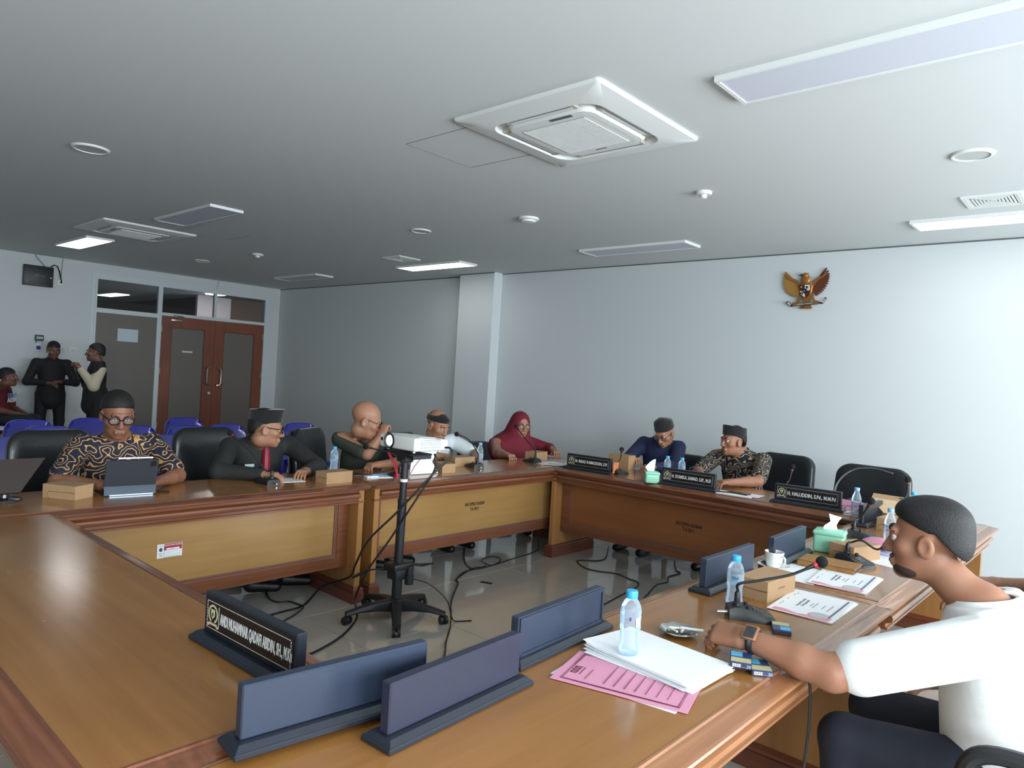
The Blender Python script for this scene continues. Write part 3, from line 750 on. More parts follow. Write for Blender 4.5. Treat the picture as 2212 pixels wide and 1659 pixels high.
# ------------------------------------------------------------------ microphones
M_micblk = mat('microphone_black', (28, 29, 31), 0.42)
M_foam = mat('microphone_foam', (17, 17, 19), 0.95, bump=0.5, bscale=900)
M_red = mat('microphone_ring', (210, 40, 62), 0.35)
M_ringdim = mat('microphone_ring_dim', (120, 44, 44), 0.4)
def smooth_path(pts, n=8):
    P = [np.array(p, float) for p in pts]; P = [2*P[0]-P[1]]+P+[2*P[-1]-P[-2]]; out = []
    for i in range(1, len(P)-2):
        for k in range(n):
            u = k/n
            out.append(0.5*((2*P[i])+(-P[i-1]+P[i+1])*u+(2*P[i-1]-5*P[i]+4*P[i+1]-P[i+2])*u*u+(-P[i-1]+3*P[i]-3*P[i+1]+P[i+2])*u**3))
    out.append(P[-2]); return out
def microphone(loc, rz, neck, label, lit=False, cable=None):
    """local y points at the user; neck = world points from the root of the neck to the foam ball"""
    t = thing('gooseneck_microphone', loc, rz, label, 'microphone', 'gooseneck microphones on the tables')
    prof = [(-0.075, 0.0), (-0.075, 0.034), (-0.055, 0.041), (-0.02, 0.040), (0.035, 0.024), (0.062, 0.021), (0.076, 0.012), (0.078, 0.0)]
    rows = []
    wid = [0.040, 0.040, 0.036, 0.042, 0.050, 0.047, 0.040, 0.040]
    for (y, z), w in zip(prof, wid):
        rows.append([(-w-0.006, y, 0), (-w-0.004, y, z*0.55), (-w+0.004, y, z), (w-0.004, y, z), (w+0.004, y, z*0.55), (w+0.006, y, 0)])
    m = MB().grid(rows)
    m.add([r for r in rows[0]], [tuple(range(6))]); m.add([r for r in rows[-1]], [tuple(range(6))])
    m.build('base', M_micblk, t, 0.5)
    k = MB()
    for (x, y) in ((-0.022, -0.012), (0.022, -0.012)): k.rod((x, y, 0.03), (x, y, 0.047), 0.008, 0.007)
    k.build('knob', M_micblk, t)
    b = MB()
    for i in range(3): b.box(-0.016, 0.016, 0.008+0.012*i, 0.015+0.012*i, 0.022, 0.0345-0.0042*i)
    b.build('button', mat('microphone_grey', (88, 90, 92), 0.4), t, 0.0)
    inv = Matrix.Translation(Vector(loc)) @ rotz(rz); inv = inv.inverted()
    P = [inv @ Vector(p) for p in neck]
    P[0] = Vector((0, -0.045, 0.035))
    MB().lathe([(0.017, 0), (0.015, 0.012), (0.010, 0.016), (0.0095, 0.045), (0.006, 0.05)], 14, (0, -0.045, 0.036)).build('neck_socket', M_micblk, t)
    sp = smooth_path([P[0], P[0]+Vector((0, 0, 0.05))]+P[1:], 7)
    MB().tube(sp, 0.0048, 8).build('neck', M_micblk, t)
    a, e = Vector(sp[-3]), Vector(sp[-1]); d = (e-a).normalized()
    MB().rod(e-d*0.05, e-d*0.012, 0.0055, 0.0085, 10).build('capsule', M_micblk, t)
    MB().rod(e-d*0.022, e-d*0.012, 0.0105, 0.0105, 12).build('light_ring', M_red if lit else M_ringdim, t)
    MB().ell(e+d*0.006, (0.0195, 0.0195, 0.0195), 16, 12).build('foam_ball', M_foam, t)
    MB().rod((0.0, -0.075, 0.014), (0.0, -0.108, 0.012), 0.006, 0.005, 8).build('plug', M_steel, t)
    if cable:
        MB().tube(smooth_path([inv @ Vector(c) for c in cable], 6), 0.003, 6).build('cable', M_micblk, t)
    return t
microphone((-0.955, 2.325, HC), rad(-55), [(-0.99, 2.28, 0.80), (-0.985, 2.29, 0.862), (-0.93, 2.33, 0.880), (-0.855, 2.40, 0.905), (-0.783, 2.455, 0.952)], 'black gooseneck microphone with a lit red ring, nearest the white-shirted man', True)
microphone((-0.955, 3.47, HC), rad(-115), [(-1.0, 3.5, 0.80), (-0.985, 3.50, 0.838), (-0.94, 3.50, 0.855), (-0.875, 3.50, 0.828), (-0.835, 3.50, 0.872), (-0.815, 3.50, 0.935)], 'black gooseneck microphone with an S-bent neck beside the brown notebook')
microphone((-1.11, 4.14, HC), rad(-75), [(-1.15, 4.15, 0.80), (-1.128, 4.15, 0.86), (-1.073, 4.11, 0.955)], 'black gooseneck microphone behind the mint tissue box with the tall tissue')
microphone((-1.10, 4.93, HC), rad(-90), [(-1.10, 4.97, 0.80), (-1.103, 5.0, 0.90), (-1.10, 5.0, 1.003)], 'black gooseneck microphone standing straight behind the bottle at the table corner')
microphone((-1.93, 5.25, TH), rad(0), [(-1.935, 5.24, 0.81), (-1.938, 5.28, 0.87), (-1.929, 5.30, 0.958)], 'black gooseneck microphone rising behind the H. HALUDDIN name plate')
microphone((-3.20, 4.94, TH), rad(-4), [(-3.22, 4.93, 0.80), (-3.235, 5.0, 0.875), (-3.29, 5.10, 0.942)], 'black gooseneck microphone beside the M. IRBAD KAIMUDDIN name plate')
microphone((-2.60, 5.10, TH), rad(20), [(-2.60, 5.05, 0.80), (-2.655, 5.10, 0.868), (-2.60, 5.2, 0.905), (-2.53, 5.30, 0.968)], 'black gooseneck microphone in front of the man in the black patterned shirt')
microphone((-4.00, 2.26, TH), rad(90), [(-3.97, 2.26, 0.80), (-4.00, 2.24, 0.845), (-4.08, 2.19, 0.94), (-4.20, 2.11, 1.052)], 'black gooseneck microphone in front of the man in the dark suit')
microphone((-3.87, 3.17, TH), rad(70), [(-3.84, 3.20, 0.80), (-3.87, 3.20, 0.86), (-3.92, 3.15, 0.915), (-4.06, 3.035, 0.952)], 'black gooseneck microphone bent toward the bald man')
microphone((-4.00, 4.06, TH), rad(75), [(-3.97, 4.07, 0.80), (-3.99, 4.08, 0.87), (-4.05, 4.08, 0.935), (-4.10, 4.05, 0.985), (-4.155, 4.00, 1.010)], 'black gooseneck microphone in front of the white pilaster')
microphone((-4.02, 4.80, TH), rad(80), [(-3.99, 4.82, 0.80), (-4.02, 4.83, 0.87), (-4.13, 4.83, 0.95), (-4.29, 4.87, 1.050)], 'black gooseneck microphone reaching up to the face of the woman in the red hijab')

# ------------------------------------------------------------------ cardboard snack boxes
M_card = mat('kraft_card', (172, 138, 102), 0.75, noise=0.06, nscale=40)
M_cardin = mat('kraft_card_inside', (206, 178, 142), 0.75)
M_cardline = mat('kraft_shadow', (96, 70, 46), 0.9)
def snack_box(loc, rz, label, L=0.19, W=0.115, H=0.068, flap=-1, mark=False):
    t = thing('snack_box', loc, rz, label, 'box', 'brown cardboard snack boxes')
    l, w = L/2, W/2
    MB().box(-l, l, -w, w, 0, H-0.0015).build('tray', M_card, t, 0.0)
    m = MB().box(-l-0.0015, l+0.0015, -w-0.001, w+0.001, H-0.0015, H+0.0005)
    x = flap*(l+0.0012); s = 0.0012
    def fl(poly, y):
        pass
    # tuck flap down the short end
    pts = [(-w, H), (-w, H*0.55), (-w*0.4, H*0.52), (w*0.55, H*0.52), (w*0.62, H*0.50), (w*0.78, H*0.46), (w*0.99, H*0.36), (w, H)]
    m.xf(Matrix(((0, 0, 1, x-s if flap > 0 else x), (1, 0, 0, 0), (0, 1, 0, 0), (0, 0, 0, 1)))).prism(pts, 0 if flap > 0 else -s, s if flap > 0 else 0).xf(None)
    m.build('lid', M_card, t, 0.0)
    g = MB(); xx = x+flap*0.0006
    g.box(min(x-flap*0.0008, xx), max(x-flap*0.0008, xx), -w, w*0.62, H*0.49, H*0.52)
    g.tube([(x-flap*0.0009, w*0.55+0.016*math.cos(a), H*0.24+0.016*math.sin(a)) for a in [(-PI/2)+PI*k/8 for k in range(9)]], 0.0006, 4)
    g.build('crease', M_cardline, t, 0.0)
    if mark:
        q = MB(); y = -w-0.0012
        for k in range(9): q.box(-0.028+k*0.0062, -0.0245+k*0.0062, y-0.0004, y, H*0.46+0.002*(k % 3), H*0.46+0.005+0.002*((k*2) % 3))
        q.build('printed_mark', mat('brown_print', (160, 112, 92), 0.7), t, 0.0)
    return t
snack_box((-4.065, 1.195, TH), rad(122), 'brown cardboard box on the table beside the folded tablet', 0.12, 0.185, 0.068, -1)
snack_box((-3.875, 2.655, TH), rad(94), 'brown cardboard box at the table joint beside the man in the suit', 0.205, 0.11, 0.072, -1)
snack_box((-3.935, 3.655, TH), rad(80), 'brown cardboard box next to the white tablet stand', 0.115, 0.17, 0.066, -1)
snack_box((-4.155, 4.045, TH), rad(88), 'brown cardboard box behind the tablet stand beside the clear bottle', 0.215, 0.125, 0.070, -1)
snack_box((-4.13, 4.99, TH), rad(98), 'brown cardboard box in front of the woman in the red hijab', 0.19, 0.12, 0.075, -1)
snack_box((-3.41, 5.30, TH), rad(2), 'brown cardboard box behind the M. IRBAD KAIMUDDIN name plate', 0.20, 0.115, 0.12, -1)
snack_box((-1.035, 2.655, HC), rad(86), 'brown cardboard box beside the upright bottle, nearest the camera', 0.225, 0.118, 0.074, -1, True)
snack_box((-0.995, 3.60, HC), rad(72), 'brown cardboard box behind the S-bent microphone', 0.20, 0.125, 0.070, -1)
snack_box((-1.075, 4.60, HC), rad(86), 'brown cardboard box under the opened box at the table corner', 0.19, 0.115, 0.07, -1)
# opened box leaning on the one below
t = thing('opened_snack_box', (-1.195, 5.02, HC), rad(8), 'opened cardboard box with its lid hanging toward the camera at the table corner', 'box')
m = MB().box(-0.10, 0.10, -0.075, 0.075, 0, 0.002)
m.box(-0.10, -0.098, -0.075, 0.075, 0, 0.11).box(0.098, 0.10, -0.075, 0.075, 0, 0.11).box(-0.098, 0.098, 0.073, 0.075, 0, 0.11).box(-0.098, 0.098, -0.075, -0.073, 0, 0.085)
m.build('tray', M_card, t, 0.0)
lid = MB().slab([[(-0.10, -0.075, 0.125), (0.10, -0.075, 0.12)], [(-0.06, -0.20, 0.10), (0.12, -0.20, 0.095)], [(0.0, -0.34, 0.075), (0.15, -0.34, 0.075)]], 0.0025)
lid.build('lid', M_cardin, t, 0.0)
MB().slab([[(-0.10, 0.075, 0.11), (0.10, 0.075, 0.11)], [(-0.10, 0.0, 0.145), (0.10, 0.0, 0.14)], [(-0.10, -0.075, 0.126), (0.10, -0.075, 0.121)]], 0.0025).build('side_flap', M_card, t, 0.0)
MB().lathe([(0.0, 0.0), (0.011, 0.0), (0.011, 0.001), (0.0, 0.001)], 14, (0.06, -0.03, 0.138), caps=False).build('finger_hole', M_cardline, t)

# ------------------------------------------------------------------ water bottles
M_pet = glassy('bottle_plastic', (222, 236, 246), 0.13, 0.05)
M_water = glassy('bottle_water', (206, 226, 244), 0.10, 0.02, 0.12)
M_capblue = mat('bottle_cap', (60, 172, 224), 0.4)
M_cappale = mat('bottle_cap_pale', (138, 176, 226), 0.4)
M_lab = glassy('bottle_label', (200, 222, 240), 0.30, 0.3)
M_labw = mat('bottle_label_print', (232, 240, 246), 0.5)
M_labb = mat('bottle_label_blue', (74, 160, 208), 0.5)
M_labr = mat('bottle_label_red', (190, 60, 80), 0.5)
def cyl_text(body, size, r, zc, a0, sx=1.0, bold=0.0):
    m = text_mb(body, size, MB(), sx, bold, 0.0)
    m.v = [((r)*math.cos(a0+x/r), (r)*math.sin(a0+x/r), zc+y) for (x, y, z) in m.v]; return m
def cyl_patch(r, a0, a1, z0, z1, n=12):
    return MB().grid([[(r*math.cos(a), r*math.sin(a), z) for z in (z0, (z0+z1)/2, z1)] for a in [a0+(a1-a0)*k/n for k in range(n+1)]])
def bottle(loc, label, kind='ribbed', face=0.0, s=1.0):
    t = thing('water_bottle', loc, 0, label, 'bottle', 'small plastic water bottles')
    if kind == 'ribbed':
        p = [(0.024, 0.0), (0.028, 0.004), (0.0295, 0.012), (0.0285, 0.022), (0.0265, 0.034), (0.0275, 0.037), (0.0258, 0.042), (0.0268, 0.046), (0.0253, 0.051), (0.0266, 0.056), (0.0258, 0.061), (0.0275, 0.066), (0.0288, 0.072), (0.0292, 0.076), (0.0278, 0.080), (0.0285, 0.084), (0.0278, 0.088), (0.0285, 0.098), (0.0290, 0.106), (0.0280, 0.110), (0.0290, 0.114), (0.0285, 0.122), (0.0255, 0.134), (0.0200, 0.145), (0.0155, 0.151), (0.0135, 0.154), (0.0135, 0.158)]
    else:
        p = [(0.023, 0.0), (0.0275, 0.005), (0.0285, 0.014), (0.0275, 0.018), (0.0285, 0.022), (0.0285, 0.040), (0.0278, 0.044), (0.0285, 0.048), (0.0285, 0.084), (0.0275, 0.088), (0.0288, 0.093), (0.0288, 0.100), (0.026, 0.114), (0.021, 0.130), (0.0158, 0.143), (0.0135, 0.150), (0.0135, 0.158)]
    p = [(r*s, z*s) for r, z in p]
    MB().lathe(p, 28, caps=True).build('shell', M_pet, t, 1.2)
    lvl = 0.128 if kind == 'ribbed' else 0.086
    w = [(r*0.95, z+0.001) for r, z in p if z < lvl*s]
    MB().lathe(w, 24).build('water', M_water, t, 1.2)
    MB().lathe([(0.0155*s, 0.154*s), (0.0162*s, 0.157*s), (0.0162*s, 0.170*s), (0.0150*s, 0.174*s), (0.0, 0.175*s)], 24, caps=False).build('cap', M_capblue if kind == 'ribbed' else M_cappale, t)
    r = 0.0297*s
    if kind == 'ribbed':
        cyl_patch(r, face-1.4, face+1.4, 0.086*s, 0.112*s).build('wrap_label', M_lab, t)
        cyl_patch(r+0.0002, face-0.45, face+0.25, 0.088*s, 0.096*s).build('label_swash', M_labb, t)
        cyl_text('Club', 0.013*s, r+0.0006, 0.100*s, face-0.1, 1.0, 0.0004).build('lettering', mat('label_ink', (46, 78, 120), 0.5), t, 0.0)
    elif kind == 'plain':
        cyl_patch(r, face-1.5, face+1.5, 0.048*s, 0.084*s).build('wrap_label', M_lab, t)
        cyl_text('Le', 0.011*s, r+0.0006, 0.070*s, face, 1.0, 0.0003).build('lettering', M_labr, t, 0.0)
        cyl_text('Minerale', 0.011*s, r+0.0006, 0.060*s, face, 1.0, 0.0003).build('lettering', M_labr, t, 0.0)
        cyl_patch(r+0.0002, face-0.8, face+0.8, 0.076*s, 0.080*s).build('label_swash', M_labb, t)
    return t
def fc(x, y): return math.atan2(-y, -x)
b = bottle((-1.028, 1.690, HC+0.0195), 'clear water bottle with a bright blue cap standing on the pile of white papers', 'ribbed', fc(-1.03, 1.69)-1.9)
cyl_patch(0.0301, fc(-1.03, 1.69)+0.55, fc(-1.03, 1.69)+0.95, 0.082, 0.106).build('white_code_patch', M_labw, b)
cyl_patch(0.0301, fc(-1.03, 1.69)-0.08, fc(-1.03, 1.69)+0.08, 0.098, 0.108).build('ink_mark', mat('label_ink', (46, 78, 120), 0.5), b)
bottle((-1.058, 2.425, HC), 'clear water bottle with a bright blue cap beside the nearest snack box', 'ribbed', fc(-1.06, 2.42)+0.1)
bottle((-0.998, 4.215, HC), 'water bottle with a pale blue cap in front of the white-shirted man\'s face', 'plain', fc(-1.0, 4.2)+0.1)
bottle((-1.345, 4.83, TH), 'water bottle with a pale blue cap beside the H. HALUDDIN name plate', 'plain', fc(-1.34, 4.8)+0.3)
bottle((-1.085, 5.115, HC), 'water bottle with a bright blue cap at the corner beside the opened box', 'ribbed', fc(-1.1, 5.0))
bottle((-2.895, 5.18, TH), 'bright-capped water bottle beside the tissue box, in front of the navy shirt', 'ribbed', fc(-2.95, 5.2))
bottle((-2.775, 5.20, TH), 'water bottle with a bright blue cap behind the start of the H. SYAMSUL SAMAD plate', 'ribbed', fc(-2.78, 5.2))
bottle((-4.29, 2.93, TH), 'water bottle with a bright blue cap beside the bald man\'s hand', 'ribbed', fc(-4.3, 2.93))
bottle((-4.165, 4.285, TH), 'water bottle with a pale blue cap in front of the white pilaster', 'plain', fc(-4.2, 4.3))

# ------------------------------------------------------------------ tissue boxes
M_mint = mat('mint_plastic', (150, 218, 188), 0.35, coat=0.2)
M_tissue = mat('tissue_paper', (242, 246, 246), 0.8)
def tissue_box(loc, rz, label, tissue, print_side=False, L=0.105, W=0.105, H=0.085):
    t = thing('tissue_box', loc, rz, label, 'tissue box', 'mint plastic tissue boxes')
    l, w = L/2, W/2
    MB().rbox(-l, l, -w, w, 0, H-0.012, 0.012, 3).build('body', M_mint, t)
    MB().rbox(-l-0.004, l+0.004, -w-0.004, w+0.004, H-0.022, H, 0.009, 3).rbox(-l+0.016, l-0.016, -w+0.016, w-0.016, H-0.004, H+0.004, 0.004, 2).build('lid', M_mint, t)
    MB().slab(tissue, 0.0012).build('tissue', M_tissue, t, 1.0)
    if print_side:
        q = MB()
        for (y, z, s) in ((-0.03, 0.03, 0.009), (-0.012, 0.024, 0.012), (0.008, 0.032, 0.010), (0.024, 0.026, 0.011)):
            q.box(l+0.0002, l+0.0008, y-s*0.5, y+s*0.5, z-s*0.5, z+s*0.5)
        q.build('printed_picture', mat('print_red', (150, 70, 84), 0.6), t, 0.0)
    return t
tissue_box((-2.795, 4.775, TH), rad(38), 'mint green tissue box beside the H. SYAMSUL SAMAD name plate', [[(-0.035, 0.0, 0.088), (0.02, 0.02, 0.088)], [(-0.055, -0.01, 0.118), (0.02, 0.01, 0.13)], [(-0.022, -0.01, 0.158), (0.022, 0.0, 0.162)], [(0.005, -0.01, 0.178), (0.022, -0.004, 0.182)]], True)
tissue_box((-1.12, 3.63, HC), rad(10), 'mint green tissue box with a tall tissue beside the cardboard box, nearer the camera', [[(-0.03, -0.01, 0.107), (0.03, 0.02, 0.107)], [(-0.028, -0.02, 0.125), (0.024, 0.012, 0.13)], [(0.0, -0.015, 0.150), (0.034, 0.012, 0.155)], [(-0.004, -0.03, 0.176), (0.046, 0.016, 0.172)], [(-0.006, -0.035, 0.190), (0.020, 0.0, 0.178)]], False, 0.135, 0.115, 0.105)

# ------------------------------------------------------------------ cup, ash tray, cigarette packs
M_china = mat('white_china', (236, 238, 236), 0.18, coat=0.4)
t = thing('coffee_cup', (-1.165, 3.055, HC), rad(-20), 'white china cup of dark coffee on a saucer beside the snack box', 'cup')
MB().lathe([(0.0, 0.004), (0.03, 0.004), (0.05, 0.010), (0.066, 0.016), (0.067, 0.018), (0.05, 0.013), (0.03, 0.008), (0.0, 0.008)], 32, caps=False).build('saucer', M_china, t)
MB().lathe([(0.0, 0.010), (0.026, 0.010), (0.031, 0.016), (0.036, 0.040), (0.038, 0.062), (0.0405, 0.073), (0.0395, 0.0745), (0.0360, 0.066), (0.034, 0.040), (0.028, 0.020), (0.0, 0.018)], 32, caps=False).build('cup', M_china, t)
MB().lathe([(0.0, 0.060), (0.0355, 0.060)], 28, caps=False).build('coffee', mat('coffee', (52, 36, 28), 0.1), t)
MB().tube(smooth_path([(0.034, 0, 0.062), (0.052, 0, 0.060), (0.058, 0, 0.044), (0.050, 0, 0.028), (0.033, 0, 0.026)], 5), 0.0042, 8).build('handle', M_china, t)
M_tin = mat('ash_tray_metal', (176, 178, 176), 0.25, 1.0)
t = thing('ash_tray', (-1.035, 1.985, HC), 0, 'round metal ash tray full of ash and cigarette ends by the white papers', 'ash tray')
pr = []
for k in range(40):
    a = 2*PI*k/40; q = 0.004*(1+math.cos(8*a))/2
    pr.append([(0.0, 0.0, 0.003), (0.034*math.cos(a), 0.034*math.sin(a), 0.003), (0.045*math.cos(a), 0.045*math.sin(a), 0.012), ((0.056+q)*math.cos(a), (0.056+q)*math.sin(a), 0.017+q*0.6), ((0.058+q)*math.cos(a), (0.058+q)*math.sin(a), 0.014+q*0.6), (0.044*math.cos(a), 0.044*math.sin(a), 0.006), (0.034*math.cos(a), 0.034*math.sin(a), 0.0), (0, 0, 0)])
MB().grid(pr, closed_u=True).build('dish', M_tin, t)
am = MB()
for k in range(90):
    a = random.random()*6.28; r = 0.034*math.sqrt(random.random()); s = 0.0016+0.003*random.random()
    am.ell((r*math.cos(a), r*math.sin(a), 0.004+0.003*random.random()), (s, s*0.8, s*0.6), 5, 4)
am.build('ash', mat('ash', (104, 98, 90), 0.95), t, 0.0, kind='stuff')
M_cig = mat('cigarette_paper', (238, 238, 232), 0.7)
for k, (x, y, a) in enumerate(((-0.022, 0.012, 0.6), (-0.012, -0.008, -0.4), (0.004, 0.018, 1.9))):
    d = Vector((math.cos(a), math.sin(a), 0.06)); c = Vector((x, y, 0.012))
    MB().rod(c-d*0.016, c+d*0.016, 0.0038, n=8).build('cigarette_end', M_cig, t)
d = Vector((0.98, 0.1, 0.12)).normalized(); c = Vector((-0.985, 1.985, HC+0.030))
MB().rod(c-d*0.042, c+d*0.03, 0.0040, n=10).build('cigarette', M_cig, None, label='lit cigarette held over the ash tray between two fingers', cat='cigarette')

def pack(loc, rz, label, bits, tilt=0.0):
    t = thing('cigarette_pack', loc, rz, label, 'cigarette pack', 'cigarette packs beside the forearm')
    t.rotation_euler = (tilt, 0, rz)
    L, W, H = 0.088, 0.056, 0.0155
    MB().rbox(-W/2, W/2, -L/2, L/2, 0, H, 0.002, 1).build('carton', mat('pack_navy', (52, 58, 88), 0.35), t, 0.0)
    e = 0.0004
    m = MB().box(-W/2+0.001, W/2-0.001, -L/2+0.003, L/2-0.002, H-e, H+e)
    m.build('picture', mat('pack_picture', (44, 66, 110), 0.3, noise=0.5, nscale=160), t, 0.0)
    MB().box(-W/2+0.002, 0.004, 0.004, L/2-0.004, H, H+2*e).build('picture_sky', mat('pack_cyan', (86, 176, 212), 0.3, noise=0.25, nscale=80), t, 0.0)
    MB().box(-W/2+0.002, W/2-0.002, -L/2+0.006, -0.006, H, H+2*e).build('picture_sand', mat('pack_sand', (190, 182, 138), 0.4, noise=0.2, nscale=100), t, 0.0)
    text_mb('ESSE', 0.0115, MB(), 1.0, 0.0003, 0.0003, 'LEFT', frame((-W/2+0.006, -L/2-0.0002, H/2), (1, 0, 0), (0, 0, 1))).build('lettering', M_labw, t, 0.0)
    text_mb('Change', 0.0065, MB(), 1.0, 0.0, 0.0003, 'LEFT', frame((-W/2+0.027, -L/2-0.0002, H/2-0.002), (1, 0, 0), (0, 0, 1))).build('small_lettering', mat('pack_grey', (122, 128, 160), 0.4), t, 0.0)
    text_mb('20', 0.011, MB(), 1.0, 0.0002, 0.0003, 'CENTER', frame((W/2-0.008, -L/2-0.0002, H/2), (1, 0, 0), (0, 0, 1))).build('number', mat('pack_pale', (176, 184, 204), 0.4), t, 0.0)
    return t
pack((-0.752, 1.915, HC), rad(34), 'navy cigarette pack lying flat at the table edge, under the other pack', 0)
pack((-0.792, 1.885, HC+0.0158), rad(24), 'navy and cyan cigarette pack lying on top of the other pack', 0)
pack((-0.835, 2.285, HC), rad(205), 'dark blue cigarette pack behind the wrist watch beside the microphone', 0)

# ------------------------------------------------------------------ papers and folders
M_pink = mat('pink_card', (216, 148, 174), 0.6, noise=0.03, nscale=8)
M_pinkprint = mat('pink_print', (226, 146, 164), 0.6)
M_line = mat('folder_ink', (110, 52, 74), 0.7)
t = thing('paper_stack', (-0.975, 1.748, HC+0.004), rad(-4.7), 'thick pile of loose white papers with lifted corners under the bottle', 'papers')
random.seed(3)
for k in range(9):
    r = rad(random.uniform(-2.2, 2.2)*(1.6 if k < 3 else 0.7)); dx, dy = random.uniform(-0.010, 0.010), random.uniform(-0.006, 0.006)
    if k == 0: dx, dy, r = 0.012, -0.012, rad(3.5)
    rows = []
    for i in range(9):
        row = []
        for j in range(5):
            x, y = -0.168+0.336*i/8, -0.11+0.22*j/4
            lift = 0.010*max(0, (-x-0.10)/0.07)**2*max(0, (0.4-y/0.11))*(k/9.0)*0.6
            X = x*math.cos(r)-y*math.sin(r)+dx; Y = x*math.sin(r)+y*math.cos(r)+dy
            row.append((X, Y, 0.0012+0.0017*k+lift))
        rows.append(row)
    MB().slab(rows, 0.0009).build('sheet', M_paper, t, 0.5)
# pink folder with a sheet under it
r0 = rad(15.8)
f = thing('pink_folder', (-0.955, 1.578, HC+0.0012), rad(105.8), 'pink card folder printed with ruled lines, partly under the white papers', 'folder')
MB().slab([[(-0.108+0.216*i/4, -0.174+0.348*j/6, 0.0015+0.0012*math.sin(i*1.3)*math.cos(j)) for j in range(7)] for i in range(5)], 0.0012).build('cover', M_pink, f, 0.8)
m = MB(); z0, z1 = 0.0024, 0.0034
def bar(m, x0, y0, x1, y1, z=z1): m.box(min(x0, x1), max(x0, x1), min(y0, y1), max(y0, y1), z0-0.001, z)
a, b = 0.092, 0.152
for g in (0.0, 0.004):
    A, B = a-g, b-g; s = 0.0008 if g else 0.0005
    bar(m, -A, -B-s, A, -B+s); bar(m, -A, B-s, A, B+s); bar(m, -A-s, -B, -A+s, B); bar(m, A-s, -B, A+s, B)
for y in (0.095, 0.045, 0.018, -0.009, -0.036, -0.063, -0.090, -0.117):
    bar(m, -0.066, y-0.0005, 0.066 if y < 0.09 else 0.0, y+0.0005)
m.build('ruled_lines', M_line, f, 0.0)
m = MB()
text_mb('STOPMAP', 0.017, m, 0.8, 0.0004, 0.0004, M=Matrix.Translation((0.052, -0.122, 0.0032)))
text_mb('FOLIO', 0.017, m, 0.8, 0.0004, 0.0004, M=Matrix.Translation((0.052, -0.141, 0.0032)))
m.build('lettering', M_line, f, 0.0)
m = MB()
for k in range(6):
    bar(m, -0.045+0.0085*k, 0.126, -0.0415+0.0085*k, 0.143); bar(m, -0.045+0.0085*k, 0.126 if k % 2 else 0.139, -0.038+0.0085*k, 0.129 if k % 2 else 0.143)
    bar(m, -0.045+0.0085*k, 0.116, -0.040+0.0085*k, 0.119)
m.build('printed_logo', M_line, f, 0.0)
o = MB().box(-0.107, 0.107, -0.168, 0.168, 0, 0.0009).build('loose_sheet', M_paper, None, 0.0, label='white sheet sticking out under the pink folder', cat='paper')
o.location = (-0.962, 1.585, HC); o.rotation_euler = (0, 0, rad(98.5))

M_textgrey = mat('print_grey', (128, 132, 140), 0.7)
M_bargrey = mat('bar_grey', (112, 112, 122), 0.6)
M_seal = mat('seal_print', (186, 190, 186), 0.6, noise=0.25, nscale=300)
M_sealpink = mat('seal_pink', (214, 150, 166), 0.6)
def document(loc, rz, label, n=3):
    t = thing('report', loc, rz, label, 'document', 'printed reports on the window-side tables')
    W, H = 0.165, 0.108
    for k in range(n):
        r = rad(1.2*(k-1)); o = MB().box(-W, W, -H, H, 0.0016*k, 0.0016*k+0.0014).build('sheet', M_paper, t, 0.0)
        o.rotation_euler = (0, 0, r); o.location = (0.003*(n-1-k), -0.002*(n-1-k), 0)
    z = 0.0016*n; e = 0.0003
    MB().prism([(-W+0.006, H-0.018), (-W+0.006, -H+0.012), (-W+0.050, -H+0.008), (-W+0.046, -H+0.052), (-W+0.018, -H+0.115), (-W+0.040, H-0.050), (-W+0.036, H-0.018)][::-1], z, z+e).build('pink_swash', M_pinkprint, t, 0.0)
    MB().prism([(0.036*math.cos(a)-W+0.052, 0.036*math.sin(a)-H+0.052) for a in [2*PI*k/28 for k in range(28)]], z+e, z+2*e).build('seal_rim', M_sealpink, t, 0.0)
    MB().prism([(0.033*math.cos(a)-W+0.053, 0.033*math.sin(a)-H+0.052) for a in [2*PI*k/28 for k in range(28)]], z+2*e, z+3*e).build('seal', M_seal, t, 0.0)
    MB().box(-W+0.046, W-0.018, -H+0.016, -H+0.023, z+3*e, z+4*e).build('dark_bar', M_bargrey, t, 0.0)
    m = MB()
    text_mb('Rancangan KUA dan PPAS', 0.0125, m, 0.85, 0.0003, 0.0003, M=Matrix.Translation((0.0, H-0.070, z+e)))
    text_mb('Tahun Anggaran 2025', 0.0125, m, 0.85, 0.0003, 0.0003, M=Matrix.Translation((0.0, H-0.085, z+e)))
    m.build('title_lettering', M_textgrey, t, 0.0)
    m = MB()
    for (y, w, n2) in ((H-0.108, 0.024, 3), (H-0.120, 0.038, 5), (H-0.148, 0.026, 3), (H-0.170, 0.046, 6)):
        for k in range(n2):
            x0 = -w+2*w*k/n2; m.box(x0, x0+2*w/n2*0.78, y-0.0016, y+0.0016, z, z+e)
    for k, (x, w) in enumerate(((-0.075, 0.007), (-0.050, 0.010), (0.012, 0.008), (0.085, 0.008))): m.box(x-w, x+w, H-0.022, H-0.019, z, z+e)
    m.prism([(0.098, H-0.030), (0.108, H-0.022), (0.118, H-0.030), (0.108, H-0.026)], z, z+e)
    m.build('fine_print', M_textgrey, t, 0.0)
    return t
document((-0.862, 2.645, HC), rad(92.5), 'printed report with a pink swash lying alone behind the microphone base')
document((-0.895, 3.115, HC), rad(94), 'printed report with a pink swash lying partly under the brown notebook', 4)
o = MB().box(-0.105, 0.105, -0.148, 0.148, 0, 0.0008).build('loose_sheet', M_paper, None, 0.0, label='white sheet under the cup saucer behind the snack box', cat='paper')
o.location = (-1.075, 3.075, HC); o.rotation_euler = (0, 0, rad(5))
